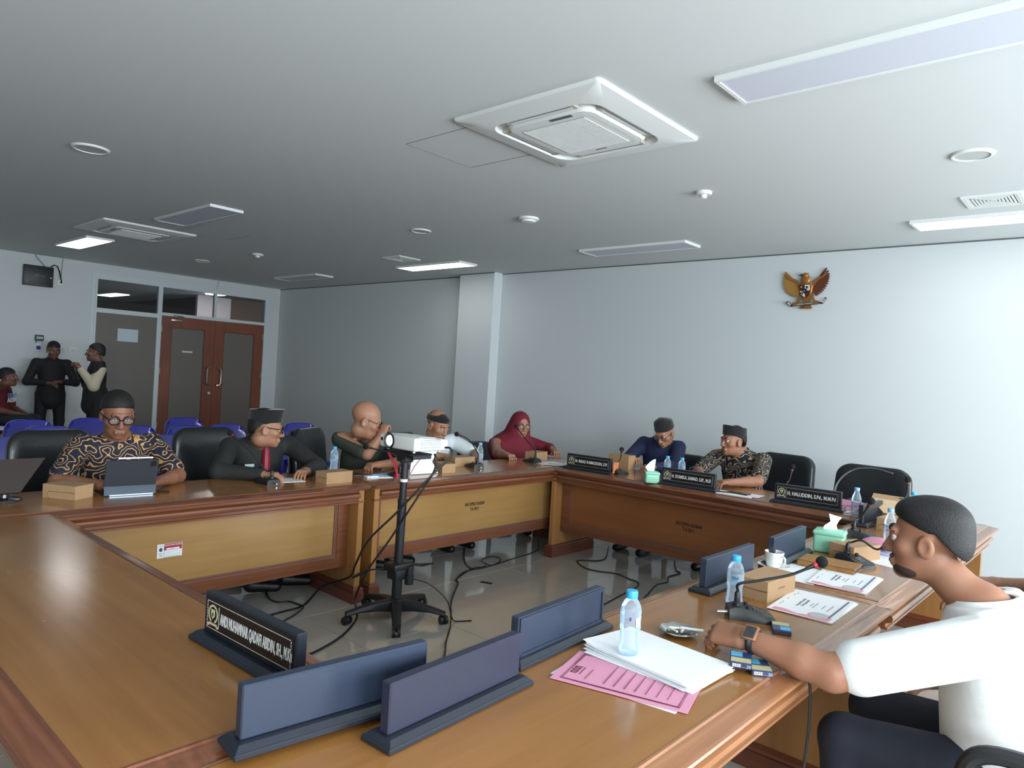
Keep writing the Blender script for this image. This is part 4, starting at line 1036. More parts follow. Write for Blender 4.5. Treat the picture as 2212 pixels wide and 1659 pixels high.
o = MB().box(-0.105, 0.105, -0.148, 0.148, 0, 0.0008).build('loose_sheet', M_paper, None, 0.0, label='white sheet in front of the pink bag on the window-side table', cat='paper')
o.location = (-0.885, 3.72, HC); o.rotation_euler = (0, 0, rad(-14))

t = thing('notebook', (-1.01, 3.295, HC+0.0008), rad(4), 'thick notebook in a mottled brown cover beside the S-bent microphone', 'notebook')
M_nb = mat('mottled_brown', (150, 106, 56), 0.7, noise=0.55, nscale=70)
MB().rbox(-0.118, 0.118, -0.078, 0.078, 0.022, 0.027, 0.002, 1).rbox(-0.118, 0.118, -0.078, 0.078, 0, 0.005, 0.002, 1).rbox(-0.118, 0.116, -0.078, -0.072, 0.0, 0.027, 0.002, 1).build('cover', M_nb, t, 0.3)
MB().box(-0.112, 0.114, -0.072, 0.074, 0.005, 0.022).build('pages', mat('page_edge', (66, 68, 78), 0.7), t, 0.0)
t = thing('pink_bag', (-0.955, 3.86, HC), rad(-12), 'soft pink bag with a black strap beside the pale-capped bottle', 'bag')
rows = []
for i in range(9):
    u = i/8; rows.append([(x, -0.06+0.13*u, 0.012+0.055*math.sin(PI*min(1, u*0.9+0.12))**0.6*(1-0.55*(abs(x)/0.085)**3)) for x in [-0.085+0.17*j/8 for j in range(9)]])
MB().slab(rows, 0.008).build('cover', M_pink, t, 1.0)
MB().rbox(-0.083, 0.083, -0.062, 0.07, 0.0005, 0.014, 0.004, 2).build('body', mat('lilac_paper', (190, 190, 222), 0.6), t)
MB().slab([[(-0.02+0.012*k, -0.055+0.03*i, 0.062-0.012*abs(i-1.5)+0.004) for k in range(3)] for i in range(4)], 0.003).build('strap', M_dark, t, 0.6)

# on the far table
o = thing('report', (-2.155, 4.885, TH), rad(6), 'white papers under the phone in front of the man in the black patterned shirt', 'document')
MB().box(-0.16, 0.12, -0.085, 0.085, 0, 0.003).build('sheet', M_paper, o, 0.0)
MB().box(-0.04, 0.165, -0.06, 0.098, 0.003, 0.0045).build('sheet', M_paper, o, 0.0)
MB().box(0.0, 0.15, 0.07, 0.12, 0.0, 0.002).build('pink_folder_edge', M_pink, o, 0.0)
M_phone = mat('phone_black', (26, 24, 30), 0.15, coat=0.3)
o = MB().rbox(-0.075, 0.075, -0.036, 0.036, 0, 0.009, 0.003, 2).build('phone', M_phone, None, 0.4, label='dark phone lying on white papers beside the H. HALUDDIN plate', cat='phone')
o.location = (-2.15, 4.90, TH+0.0047); o.rotation_euler = (0, 0, rad(-4))
o = MB().rod((-0.07, 0, 0.005), (0.07, 0, 0.005), 0.0045, n=8).build('pen', M_phone, None, label='black pen lying on papers in front of the man in the black patterned shirt', cat='pen')
o.location = (-2.26, 4.84, TH+0.0032); o.rotation_euler = (0, 0, rad(35))
o = thing('pink_folder', (-1.50, 5.02, TH), rad(-8), 'pink folder under the eyeglasses beside the pale-capped bottle', 'folder')
MB().slab([[(-0.12, -0.09, 0.004), (0.12, -0.09, 0.004)], [(-0.12, 0.0, 0.012), (0.12, 0.0, 0.012)], [(-0.12, 0.10, 0.05), (0.12, 0.10, 0.045)]], 0.003).build('cover', M_pink, o, 0.5)
o = MB().slab([[(-0.10, -0.10, 0.002), (0.10, -0.11, 0.002)], [(-0.10, 0.0, 0.002), (0.12, 0.0, 0.004)]], 0.002).build('loose_sheet', M_paper, None, 0.0, label='white sheet between the H. HALUDDIN plate and the bottle', cat='paper')
o.location = (-1.49, 4.955, TH); o.rotation_euler = (0, 0, rad(-10))
t = thing('eyeglasses', (-1.46, 4.965, TH+0.012), rad(-6), 'folded black eyeglasses lying on the pink folder', 'glasses')
for x in (-0.033, 0.033):
    MB().tube([(x+0.024*math.cos(a), 0.016*math.sin(a)*0.5, 0.006+0.013*math.sin(a)) for a in [2*PI*k/14 for k in range(14)]], 0.0022, 6, closed=True).build('rim', M_phone, t)
MB().tube([(-0.06, 0, 0.012), (-0.062, 0.03, 0.014), (-0.02, 0.055, 0.006)], 0.002, 6).build('temple', M_phone, t)
MB().tube([(0.06, 0, 0.012), (0.062, 0.03, 0.014), (0.03, 0.06, 0.004)], 0.002, 6).build('temple', M_phone, t)

# along the far left tables
t = thing('folio_tablet', (-4.005, 1.462, TH), rad(84), 'dark grey folding tablet case in front of the man in the batik shirt', 'tablet')
M_folio = mat('folio_grey', (42, 46, 52), 0.6); M_folio2 = mat('folio_blue_grey', (70, 82, 96), 0.6)
MB().rbox(-0.125, 0.125, -0.02, 0.19, 0, 0.006, 0.002, 1).build('keyboard_base', M_folio, t, 0.3)
MB().slab([[(-0.124, -0.035, 0.005), (0.124, -0.035, 0.005)], [(-0.124, -0.028, 0.035), (0.124, -0.028, 0.035)], [(-0.124, -0.012, 0.065), (0.124, -0.012, 0.065)]], 0.005).build('back_flap', M_folio2, t, 0.3)
MB().slab([[(-0.125, -0.020, 0.052), (0.125, -0.020, 0.052)], [(-0.125, -0.06, 0.190), (0.125, -0.06, 0.190)]], 0.011).build('tablet', M_folio, t, 0.3)
MB().rod((-0.07, -0.058, 0.201), (0.095, -0.058, 0.201), 0.0045, n=10).build('stylus', mat('stylus_white', (236, 238, 240), 0.3), t)
MB().rbox(0.085, 0.112, -0.066, -0.058, 0.155, 0.182, 0.003, 1).build('camera_bump', M_phone, t)
MB().box(-0.10, 0.11, -0.0395, -0.036, 0.002, 0.008).build('hinge_bar', mat('steel_edge', (150, 166, 186), 0.3, 0.8), t, 0.0)
o = MB().rod((-0.03, 0, 0.005), (0.03, 0, 0.005), 0.006, n=10).build('marker_pen', M_phone, None, label='short dark pen beside the folding tablet case', cat='pen')
o.location = (-3.99, 1.635, TH); o.rotation_euler = (0, 0, rad(60))
t = thing('tablet_stand', (-4.10, 0.93, TH), rad(90), 'dark brown tablet leaning on a black stand at the left edge of the photo', 'tablet')
MB().lathe([(0.075, 0), (0.072, 0.008), (0.02, 0.014), (0.018, 0.03)], 24).build('base', M_phone, t)
MB().slab([[(-0.16, -0.02, 0.035), (0.06, -0.02, 0.035)], [(-0.16, 0.06, 0.19), (0.18, 0.06, 0.19)]], 0.014).build('tablet', mat('dark_brown_leather', (44, 32, 26), 0.6), t, 0.3)
MB().rod((0, 0.0, 0.02), (0, 0.035, 0.10), 0.012).build('stand_arm', M_phone, t)

t = thing('tablet_stand', (-3.93, 3.43, TH), rad(84), 'white tablet case with a folded white stand behind the projector', 'tablet')
M_wcase = mat('white_case', (232, 236, 238), 0.45)
MB().slab([[(-0.125, -0.05, 0.003), (0.125, -0.05, 0.003)], [(-0.105, -0.022, 0.055), (0.105, -0.022, 0.055)], [(-0.09, -0.008, 0.085), (0.09, -0.008, 0.085)]], 0.006).build('stand_flap', M_wcase, t, 0.2)
MB().slab([[(-0.09, -0.010, 0.083), (0.09, -0.010, 0.083)], [(-0.125, -0.05, 0.21), (0.125, -0.05, 0.21)]], 0.009).build('tablet_cover', M_wcase, t, 0.2)
MB().rbox(-0.125, 0.125, -0.03, 0.15, 0, 0.006, 0.002, 1).build('keyboard_base', M_wcase, t, 0.3)
o = thing('report', (-3.93, 3.08, TH), rad(70), 'white papers with a blue pen beside the bald man\'s phone', 'document')
MB().box(-0.10, 0.10, -0.075, 0.075, 0, 0.003).build('sheet', M_paper, o, 0.0)
MB().box(-0.11, 0.06, -0.06, 0.09, 0.003, 0.0045).build('sheet', M_paper, o, 0.0)
o = MB().rod((-0.065, 0, 0.005), (0.065, 0, 0.005), 0.0048, n=8).build('pen', mat('pen_blue', (52, 140, 200), 0.35), None, label='blue and white pen lying on papers in front of the bald man', cat='pen')
o.location = (-3.96, 3.09, TH+0.0047); o.rotation_euler = (0, 0, rad(80))
o = MB().rbox(-0.075, 0.075, -0.036, 0.036, 0, 0.009, 0.003, 2).build('phone', mat('phone_brown', (58, 40, 34), 0.2), None, 0.4, label='dark brown phone on the table beside the bald man\'s hand', cat='phone')
o.location = (-4.02, 2.985, TH); o.rotation_euler = (0, 0, rad(60))
o = MB().rbox(-0.045, 0.045, -0.025, 0.025, 0, 0.012, 0.003, 2).build('power_adapter', M_wcase, None, 0.4, label='small white folded card beside the dark brown phone', cat='card')
o.location = (-3.925, 2.985, TH); o.rotation_euler = (0, 0, rad(85))
o = thing('report', (-3.93, 4.93, TH), rad(80), 'white papers in front of the red hijab, next to the microphone plug', 'document')
MB().box(-0.16, 0.10, -0.10, 0.06, 0, 0.002).build('sheet', M_paper, o, 0.0)
o = thing('report', (-3.80, 4.86, TH), rad(30), 'printed report with a curled corner against the M. IRBAD KAIMUDDIN plate', 'document')
MB().slab([[(-0.11+0.22*i/5, -0.075+0.15*j/3, 0.0055+0.022*max(0, (i-3)/2)**2) for j in range(4)] for i in range(6)], 0.002).build('sheet', M_paper, o, 0.5)
q = MB()
for k in range(5): q.box(-0.06+0.02*k, -0.05+0.02*k, -0.03, 0.04, 0.006, 0.0072)
q.build('print_bars', M_textgrey, o, 0.0)
o = thing('report', (-4.06, 2.42, TH), rad(80), 'white sheets under the hands of the man in the suit', 'document')
MB().box(-0.09, 0.10, -0.08, 0.08, 0, 0.002).build('sheet', M_paper, o, 0.0)
o = thing('orange_card', (-3.195, 4.87, TH), rad(-86), 'thin orange card leaning behind the end of the M. IRBAD KAIMUDDIN plate', 'card')
MB().slab([[(-0.04, 0, 0.0), (0.04, 0, 0.0)], [(-0.04, 0.01, 0.10), (0.04, 0.01, 0.10)]], 0.002).build('card', mat('orange_card', (214, 132, 84), 0.6), o, 0.0)
# ------------------------------------------------------------------ blue plastic chairs
M_blue = mat('blue_plastic', (36, 42, 158), 0.16, coat=0.5, spec=0.6)
def plastic_chair_src(loc, rz, label):
    """faces local +y"""
    t = thing('plastic_chair', loc, rz, label, 'chair', 'blue plastic chairs in rows')
    N = 40; rows = []
    def surf(x, z):
        u = (z-0.43)/0.40
        return -0.19-0.075*u-0.02*u*u+0.55*x*x*(0.6+0.5*u)
    for j in range(N):
        a = 2*PI*j/N; ca, sa = math.cos(a), math.sin(a)
        q = 0.42
        ox = 0.213*math.copysign(abs(ca)**q, ca); oz = 0.625+0.20*math.copysign(abs(sa)**(0.62 if sa > 0 else 0.35), sa)
        ox *= 1.0-0.06*max(0, sa)
        hx = 0.085*math.copysign(abs(ca)**0.7, ca); hz = 0.505+0.060*math.copysign(abs(sa)**0.7, sa)-0.03*(sa < 0)
        row = []
        for k in range(5):
            f = k/4; x = hx+(ox-hx)*f; z = hz+(oz-hz)*f; row.append((x, surf(x, z)+0.004, z))
        row.append((ox*1.012, surf(ox, oz)+0.008, oz+0.004*sa)); row.append((ox*1.012, surf(ox, oz)-0.014, oz+0.004*sa))
        for k in range(4, -1, -1):
            f = k/4; x = hx+(ox-hx)*f; z = hz+(oz-hz)*f; row.append((x, surf(x, z)-0.002, z))
        rows.append(row)
    MB().grid(rows, closed_u=True, closed_v=True).build('backrest', M_blue, t, 0.9)
    s = MB().slab([[(x, -0.20+0.40*i/8, 0.435-0.012*math.cos(x*6)-0.02*(i/8 > 0.85)*((i/8-0.85)/0.15)+0.012*(i == 0)) for x in [-0.205+0.41*j/8 for j in range(9)]] for i in range(9)], 0.006)
    s.build('seat', M_blue, t, 0.9)
    m = MB()
    m.grid([[(x, y, z) for z in (0.430, 0.375)] for (x, y) in ((-0.205, -0.2), (-0.208, 0.19), (0.208, 0.19), (0.205, -0.2), (-0.205, -0.2))])
    m.build('skirt', M_blue, t, 0.3)
    for (sx, sy) in ((-1, -1), (1, -1), (-1, 1), (1, 1)):
        x, y = sx*0.195, sy*0.19; ex, ey = sx*0.225, sy*(0.245 if sy < 0 else 0.215)
        l = MB().grid([[(x+dx*0.032*w, y+dy*0.032*w, z) for (dx, dy) in ((-1, -1), (1, -1), (1, 1), (-1, 1), (-1, -1))] for (x, y, z, w) in ((x, y, 0.42, 0.9), (ex, ey, 0.0, 0.62))])
        l.build('leg', M_blue, t, 0.3)
    return t
chairs = [((-6.02, 1.39), 'large blue plastic chair cut by the left photo edge, front row'),
          ((-6.02, 2.55), 'blue plastic chair between the batik shirt and the suit, front row'),
          ((-6.02, 3.74), 'blue plastic chair right behind the bald man\'s black chair, front row'),
          ((-6.90, 1.93), 'blue plastic chair behind the batik man\'s shoulder, second row'),
          ((-6.86, 2.63), 'blue plastic chair peeking over the batik man\'s other shoulder, second row'),
          ((-6.80, 3.09), 'blue plastic chair in front of the double doors, second row'),
          ((-6.92, 3.56), 'blue plastic chair half hidden behind the black hat of the suited man'),
          ((-6.95, 4.43), 'blue plastic chair by the pale wall between the suit and the bald man, second row'),
          ((-7.55, 1.95), 'blue plastic chair near the knees of the man in the red shirt, third row'),
          ((-7.72, 2.52), 'blue plastic chair just behind the batik man\'s ear, third row'),
          ((-7.72, 3.44), 'blue plastic chair closest to the double doors, third row'),
          ((-6.95, 1.20), 'blue plastic chair at the photo edge above the large front chair'),
          ((-7.75, 1.36), 'blue plastic chair at the photo edge below the red-shirted man')]
_src = None
for (p, lab) in chairs:
    rz = -PI/2+random.uniform(-0.06, 0.06)
    if _src is None: _src = plastic_chair_src((p[0], p[1], 0), rz, lab)
    else: copy_thing(_src, (p[0], p[1], 0), rz, lab)
copy_thing(_src, (-11.62, 2.50, 0), rad(25)-PI/2+rad(50), 'blue plastic chair under the seated man in the red shirt')

# ------------------------------------------------------------------ black office chairs
M_leather = mat('black_leather', (26, 30, 34), 0.34, coat=0.15, bump=0.10, bscale=180)
M_leatherg = mat('grey_black_leather', (52, 62, 68), 0.42, coat=0.1, bump=0.06, bscale=200)
M_blkpl = mat('black_plastic', (30, 32, 35), 0.4)
def pillow(w, h, t, r, power=2.2, bend=0.0, lean=0.0, z0=0.0, y0=0.0, taper=0.0, n=10):
    """upright padded panel; outline is a rounded rectangle w x h"""
    out = rr(1.0, r, n); P = [(x*w/2, z*h/2) for x, z in out]
    rings = []; K = 7
    for k in range(K+1):
        a = PI/2*k/K; s = math.sin(a)**0.6 if k else 0.02; rings.append((max(s, 0.02), math.cos(a)**0.8*t/2 if k < K else 0.0))
    seq = [(s, d) for s, d in rings]+[(s, -d) for s, d in rings[-2::-1]]
    rows = []
    for (s, d) in seq:
        row = []
        for (x, z) in P:
            X, Z = x*s, z*s
            X *= 1-taper*(Z/h)
            row.append((X, y0+d+bend*X*X+lean*(Z+h/2)/h, z0+Z+h/2))
        rows.append(row)
    m = MB().grid(rows, closed_v=True)
    k = len(P); L = len(m.v); m.f.append(tuple(range(k-1, -1, -1))); m.f.append(tuple(L-k+i for i in range(k))); m.m += [0, 0]
    return m
def office_chair(loc, rz, label, arms=True, seat_z=0.45, back_h=0.60, lean=-0.10, leather=None, back_w=0.50, back_z=0.50):
    t = thing('office_chair', loc, rz, label, 'office chair', 'black office chairs at the tables')
    leather = leather or M_leather
    pillow(back_w, back_h, 0.085, 0.42, bend=0.35, lean=lean, z0=back_z, y0=-0.24, taper=0.10).build('backrest', leather, t, 1.2)
    rows = pillow(back_w*0.96, back_h*0.96, 0.03, 0.42, bend=0.35, lean=lean, z0=back_z+0.01, y0=-0.292, taper=0.10)
    rows.build('back_shell', M_leatherg, t, 1.2)
    s = pillow(0.50, 0.50, 0.10, 0.35); s.v = [(x, z-0.25+0.02, y+seat_z) for (x, y, z) in s.v]; s.build('seat', leather, t, 1.2)
    if arms:
        for sx in (-1, 1):
            X = sx*0.285
            MB().tube(smooth_path([(sx*0.22, 0.12, seat_z-0.05), (X, 0.14, seat_z+0.02), (X, 0.15, seat_z+0.14), (X, 0.10, seat_z+0.20), (X, -0.05, seat_z+0.205), (X, -0.20, seat_z+0.19), (sx*0.255, -0.25, seat_z+0.13)], 6), [0.022]*37, 10).build('armrest', M_blkpl, t)
    MB().rod((0, 0, 0.08), (0, 0, seat_z-0.05), 0.028, 0.024, 14).rbox(-0.10, 0.10, -0.10, 0.10, seat_z-0.07, seat_z-0.045, 0.008).build('gas_post', M_blkpl, t)
    for k in range(5):
        a = 2*PI*k/5+0.3; d = Vector((math.cos(a), math.sin(a), 0))
        l = MB().tube([d*0.03+Vector((0, 0, 0.115)), d*0.15+Vector((0, 0, 0.105)), d*0.29+Vector((0, 0, 0.075))], [0.032, 0.028, 0.020], 8)
        l.build('foot', M_blkpl, t)
        s = Vector((-d.y, d.x, 0)); c = d*0.29+Vector((0, 0, 0.028))
        MB().rod(c-s*0.022, c+s*0.022, 0.028, n=14).build('caster', M_blkpl, t)
    return t
office_chair((-4.83, 1.42, 0), -PI/2+0.1, 'black office chair behind the man in the batik shirt', back_h=0.50, lean=-0.06)
office_chair((-4.85, 2.40, 0), -PI/2+0.05, 'black office chair behind the man in the dark suit', back_h=0.50, lean=-0.06)
office_chair((-4.78, 3.30, 0), -PI/2+0.5, 'black office chair behind the bald man', back_h=0.50, lean=-0.05, arms=False)
office_chair((-4.95, 4.25, 0), -PI/2, 'black office chair of the man in the black skull cap', back_h=0.42, lean=-0.05, arms=False)
office_chair((-4.95, 5.30, 0), -PI/2, 'black office chair of the woman in the red hijab', back_h=0.30, lean=-0.05, arms=False)
office_chair((-3.35, 6.05, 0), PI, 'black office chair of the man in the navy shirt', back_h=0.35, lean=-0.05)
office_chair((-2.38, 6.00, 0), PI-0.12, 'black office chair behind the man in the black patterned shirt', back_h=0.47, lean=-0.06, back_w=0.54)
office_chair((-1.60, 5.85, 0), PI-0.05, 'empty black office chair with clear wrapping, behind the H. HALUDDIN plate', back_h=0.47, lean=-0.04, back_w=0.58)
w = thing('plastic_wrap', (-1.60, 5.85, 0), PI-0.05, 'torn clear plastic wrapping on the empty black chair', 'wrapping')
M_wrap = glassy('clear_wrap', (226, 232, 236), 0.06, 0.12)
MB().slab([[(0.255, -0.165, 0.62), (0.14, -0.185, 0.70)], [(0.10, -0.15, 0.62), (0.05, -0.17, 0.69)], [(-0.04, -0.12, 0.58), (-0.08, -0.14, 0.64)]], 0.002).build('film', M_wrap, w, 0.5)
MB().tube(smooth_path([(0.275, -0.20, 0.62), (0.25, -0.20, 0.80), (0.15, -0.225, 0.92), (0.0, -0.235, 0.955), (-0.15, -0.225, 0.935)], 6), 0.006, 6).build('folded_edge', M_wrap, w)

# ------------------------------------------------------------------ projector on a chair-base stand
t = thing('projector_stand', (-3.32, 2.765, 0), 0, 'black rolling stand made from a chair base carrying the projector', 'stand')
M_stand = mat('stand_black', (30, 32, 36), 0.45)
MB().lathe([(0.0, 0.055), (0.05, 0.055), (0.055, 0.10), (0.042, 0.125), (0.030, 0.13), (0.030, 0.245), (0.0, 0.245)], 20, caps=False).build('hub', M_stand, t)
for k in range(5):
    a = math.radians(-37.6+72*k); d = Vector((math.cos(a), math.sin(a), 0)); s = Vector((-d.y, d.x, 0)); rows = []
    for (r, zt, zb, w) in ((0.03, 0.125, 0.055, 0.038), (0.12, 0.118, 0.066, 0.032), (0.22, 0.098, 0.066, 0.027), (0.285, 0.080, 0.056, 0.026), (0.305, 0.076, 0.050, 0.024)):
        c = d*r; rows.append([tuple(c+s*x*w+Vector((0, 0, z))) for (x, z) in ((-0.8, zb), (-1, zb+0.3*(zt-zb)), (-0.75, zt-0.004), (-0.3, zt), (0.3, zt), (0.75, zt-0.004), (1, zb+0.3*(zt-zb)), (0.8, zb))])
    m = MB().grid(rows, closed_v=True); m.add(rows[-1], [tuple(range(8))]); m.build('foot', M_stand, t, 0.6)
    c = d*0.298+Vector((0, 0, 0.026)); e = s*math.cos(k)+d*math.sin(k)
    w = MB()
    for q in (-1, 1): w.rod(c+e*(0.006*q), c+e*(0.024*q), 0.0265, 0.0245, 16)
    w.build('caster', M_stand, t)
    MB().rod(d*0.298+Vector((0, 0, 0.03)), d*0.298+Vector((0, 0, 0.062)), 0.010, n=8).build('caster_stem', M_stand, t)
MB().rbox(-0.055, 0.055, -0.07, 0.07, 0.305, 0.345, 0.01).rbox(-0.045, 0.045, -0.05, 0.05, 0.245, 0.31, 0.01).rod((-0.02, -0.06, 0.325), (-0.02, -0.076, 0.325), 0.012).build('tilt_mechanism', M_stand, t)
MB().rod((0.05, 0.05, 0.325), (0.05, 0.05, 0.275), 0.022).rod((0.05, 0.05, 0.275), (0.05, 0.05, 0.215), 0.028, 0.026, 16).build('tension_knob', M_stand, t)
MB().slab([[(0.03, 0.03, 0.335), (0.0, 0.06, 0.335)], [(0.10, 0.10, 0.325), (0.06, 0.12, 0.33)], [(0.15, 0.15, 0.345), (0.14, 0.155, 0.347)]], 0.004).build('side_plate', M_stand, t, 0.2)
MB().tube([(-0.03, -0.04, 0.31), (-0.10, -0.10, 0.295), (-0.13, -0.13, 0.285)], 0.005, 8).rod((-0.13, -0.13, 0.287), (-0.20, -0.185, 0.235), 0.011, 0.009).build('height_lever', M_stand, t)
MB().rod((0, 0, 0.34), (0.005, 0.0, 0.72), 0.027, n=18).build('lower_pole', M_stand, t)
MB().rod((0.005, 0, 0.70), (0.008, 0.0, 0.985), 0.022, n=18).rod((0.005, 0, 0.715), (0.005, 0, 0.73), 0.029, n=18).build('upper_pole', M_stand, t)
MB().rod((0.007, 0, 0.835), (0.007, 0, 0.852), 0.0235, n=18).build('white_tape', M_white, t)
MB().rbox(-0.035, 0.05, -0.035, 0.035, 0.955, 1.01, 0.01).rod((0.03, -0.05, 0.965), (0.03, -0.03, 0.965), 0.012).build('pole_head', M_stand, t)
MB().rbox(-0.11, 0.14, -0.06, 0.10, 1.005, 1.015, 0.004, 1).box(0.115, 0.14, -0.05, 0.09, 0.985, 1.006).build('top_plate', M_stand, t, 0.2)
lan = MB().tube([(-0.10, -0.05, 1.005), (-0.05, -0.03, 0.92), (-0.02, -0.028, 0.862)], 0.004, 6).tube([(-0.10, -0.045, 1.005), (-0.045, -0.02, 0.93), (-0.022, -0.024, 0.858)], 0.004, 6).rbox(-0.035, -0.012, -0.040, -0.026, 0.852, 0.880, 0.004)
lan.build('red_lanyard', mat('lanyard_red', (190, 36, 56), 0.6), t)
MB().tube([(0.10, 0.06, 1.0), (0.06, 0.03, 0.93), (0.03, 0.016, 0.86)], 0.004, 6).build('pink_cord', mat('cord_pink', (206, 150, 168), 0.6), t)

t = thing('projector', (-3.318, 2.833, 1.022), 0, 'white projector on the black rolling stand with its lens lit', 'projector')
M_proj = mat('projector_white', (226, 228, 224), 0.4)
PW, PD, PH = 0.165, 0.135, 0.092
top = []
for (sx, sy) in ((-1, -1), (1, -1), (1, 1), (-1, 1)): pass
b = MB().rbox(-PW, PW, -PD, PD, 0.012, PH, 0.014, 3)
b.v = [(x, y, z-(0.014 if z > 0.05 else 0)*((y+PD)/(2*PD))**2) for (x, y, z) in b.v]
b.build('housing', M_proj, t, 0.7)
MB().slab([[(-PW+0.02, -PD+0.05, PH+0.0005), (PW-0.02, -PD+0.05, PH+0.0005)], [(-PW+0.03, PD*0.4, PH-0.004), (PW-0.03, PD*0.4, PH-0.004)]], 0.003).build('lid', mat('projector_lid', (236, 238, 236), 0.35), t, 0.3)
LX = -0.070
MB().lathe([(0.048, 0.0), (0.048, 0.006), (0.042, 0.010), (0.040, 0.004), (0.034, -0.016), (0.0, -0.016)], 32, caps=False).build('lens_ring', mat('lens_black', (24, 26, 30), 0.25), t).matrix_local = frame((LX, -PD, 0.056), (1, 0, 0), (0, 0, 1))
MB().ell((0, 0, 0), (0.033, 0.033, 0.012), 24, 10).build('lens', mat('lens_lit', (236, 246, 255), 0.05, emit=((226, 242, 255), 1.6)), t).matrix_local = frame((LX, -PD+0.004, 0.056), (1, 0, 0), (0, 0, 1))
MB().lathe([(0.010, 0.0), (0.010, 0.002), (0.0, 0.002)], 16, caps=False).build('sensor', mat('lens_black', (24, 26, 30), 0.25), t).matrix_local = frame((-0.142, -PD, 0.060), (1, 0, 0), (0, 0, 1))
g = MB(); 
for i in range(14):
    for j in range(9):
        y = -PD+0.045+i*0.0115; z = 0.030+0.0058*j
        if j == 2: continue
        g.box(PW-0.001, PW+0.0006, y, y+0.0062, z, z+0.0034)
g.build('grille_holes', mat('grille_grey', (130, 140, 140), 0.8), t, 0.0, kind='stuff')
MB().box(PW-0.001, PW+0.0005, PD-0.055, PD-0.018, 0.030, 0.070).build('rating_label', mat('label_pale', (206, 210, 210), 0.6), t, 0.0)
for (x, y) in ((-0.12, -0.10), (0.12, -0.10), (0.12, 0.10)):
    MB().rod((x, y, 0.0), (x, y, 0.014), 0.009, 0.007, 10).build('foot', M_proj, t)

# ------------------------------------------------------------------ cables
M_cable = mat('cable_black', (20, 20, 21), 0.45)
def cable(name, pts, r, label, n=6):
    return MB().tube(smooth_path(pts, n), r, 6).build(name, M_cable, None, label=label, cat='cable')
pw = (-3.153, 2.945, 1.055)
cable('power_cable', [(-3.165, 2.93, 1.052), (-3.13, 2.96, 1.05), (-3.115, 2.955, 1.0), (-3.17, 2.85, 0.88), (-3.30, 2.72, 0.66), (-3.44, 2.62, 0.47), (-3.55, 2.62, 0.30), (-3.72, 2.70, 0.17), (-3.95, 2.66, 0.06), (-3.84, 2.46, 0.008), (-3.815, 2.28, 0.006), (-3.80, 2.12, 0.006), (-3.75, 1.7, 0.006)], 0.0065, 'black power cable running from the back of the projector down to the floor')
cable('video_cable', [(-3.20, 2.90, 1.008), (-3.18, 2.89, 0.985), (-3.185, 2.885, 0.90), (-3.25, 2.79, 0.70), (-3.34, 2.70, 0.48), (-3.42, 2.62, 0.30), (-3.50, 2.60, 0.12), (-3.45, 2.58, 0.03), (-3.38, 2.50, 0.007), (-3.26, 2.33, 0.0065), (-3.18, 2.14, 0.0065), (-3.15, 2.00, 0.0065), (-3.1, 1.7, 0.0065)], 0.0065, 'black video cable hanging from the projector along the pole and over the base')
cable('floor_cable', [(-4.40, 2.52, 0.005), (-4.13, 2.38, 0.005), (-4.0, 2.37, 0.005), (-3.97, 2.43, 0.005), (-3.87, 2.45, 0.005), (-3.80, 2.43, 0.016), (-3.76, 2.40, 0.018), (-3.72, 2.32, 0.006), (-3.68, 2.24, 0.005), (-3.59, 2.13, 0.005), (-3.5, 1.9, 0.005)], 0.005, 'thin black cable curling out from under the table with the asset sticker')
cable('floor_cable', [(-4.43, 4.44, 0.004), (-4.04, 4.05, 0.004), (-3.84, 3.92, 0.004), (-3.78, 3.98, 0.004), (-3.82, 4.21, 0.004), (-3.89, 4.32, 0.004), (-3.98, 4.32, 0.004), (-3.98, 4.22, 0.004), (-3.91, 4.12, 0.011), (-3.78, 4.10, 0.011), (-3.83, 4.36, 0.004), (-3.87, 4.7, 0.004), (-3.94, 4.86, 0.004), (-4.17, 5.14, 0.004)], 0.004, 'thin black cable making a loop on the floor between the far tables')
for s, lab in ((0, 'first strand of the twisted black wires crossing the tiles'), (1, 'second strand of the twisted black wires crossing the tiles')):
    base = [(-3.80, 4.05), (-3.79, 3.85), (-3.68, 3.62), (-3.60, 3.56), (-3.41, 3.33), (-3.28, 3.19), (-3.15, 3.07), (-2.98, 2.9), (-2.84, 2.74), (-2.70, 2.60), (-2.50, 2.36)]
    P = []; sp = smooth_path([(x, y, 0) for x, y in base], 3)
    for k, p in enumerate(sp):
        q = (1 if s else -1)*0.014*math.cos(k*1.25); P.append((p[0]+q*0.7, p[1]-q*0.7, 0.0045+0.004*(1+(1 if s else -1)*math.sin(k*1.25))))
    cable('twisted_wire', P, 0.004, lab, 3)
cable('floor_cable', [(-3.60, 5.46, 0.005), (-3.39, 5.11, 0.005), (-3.37, 4.96, 0.005), (-3.46, 4.86, 0.005), (-3.45, 4.78, 0.005), (-3.3, 4.68, 0.005), (-3.18, 4.69, 0.005), (-3.05, 4.75, 0.005), (-2.9, 4.71, 0.005), (-2.8, 4.68, 0.005), (-2.74, 4.55, 0.005), (-2.71, 4.33, 0.005), (-2.66, 4.0, 0.005), (-2.6, 3.6, 0.005)], 0.005, 'thin black cable wandering from under the emblem-side table over the tiles')
cable('floor_cable', [(-2.96, 5.52, 0.005), (-2.80, 5.26, 0.005), (-2.73, 5.2, 0.005), (-2.74, 5.03, 0.005), (-2.67, 4.89, 0.005), (-2.68, 4.75, 0.005), (-2.6, 4.49, 0.005), (-2.54, 4.3, 0.005)], 0.005, 'short black cable coming out beside the black shoe under the far table')
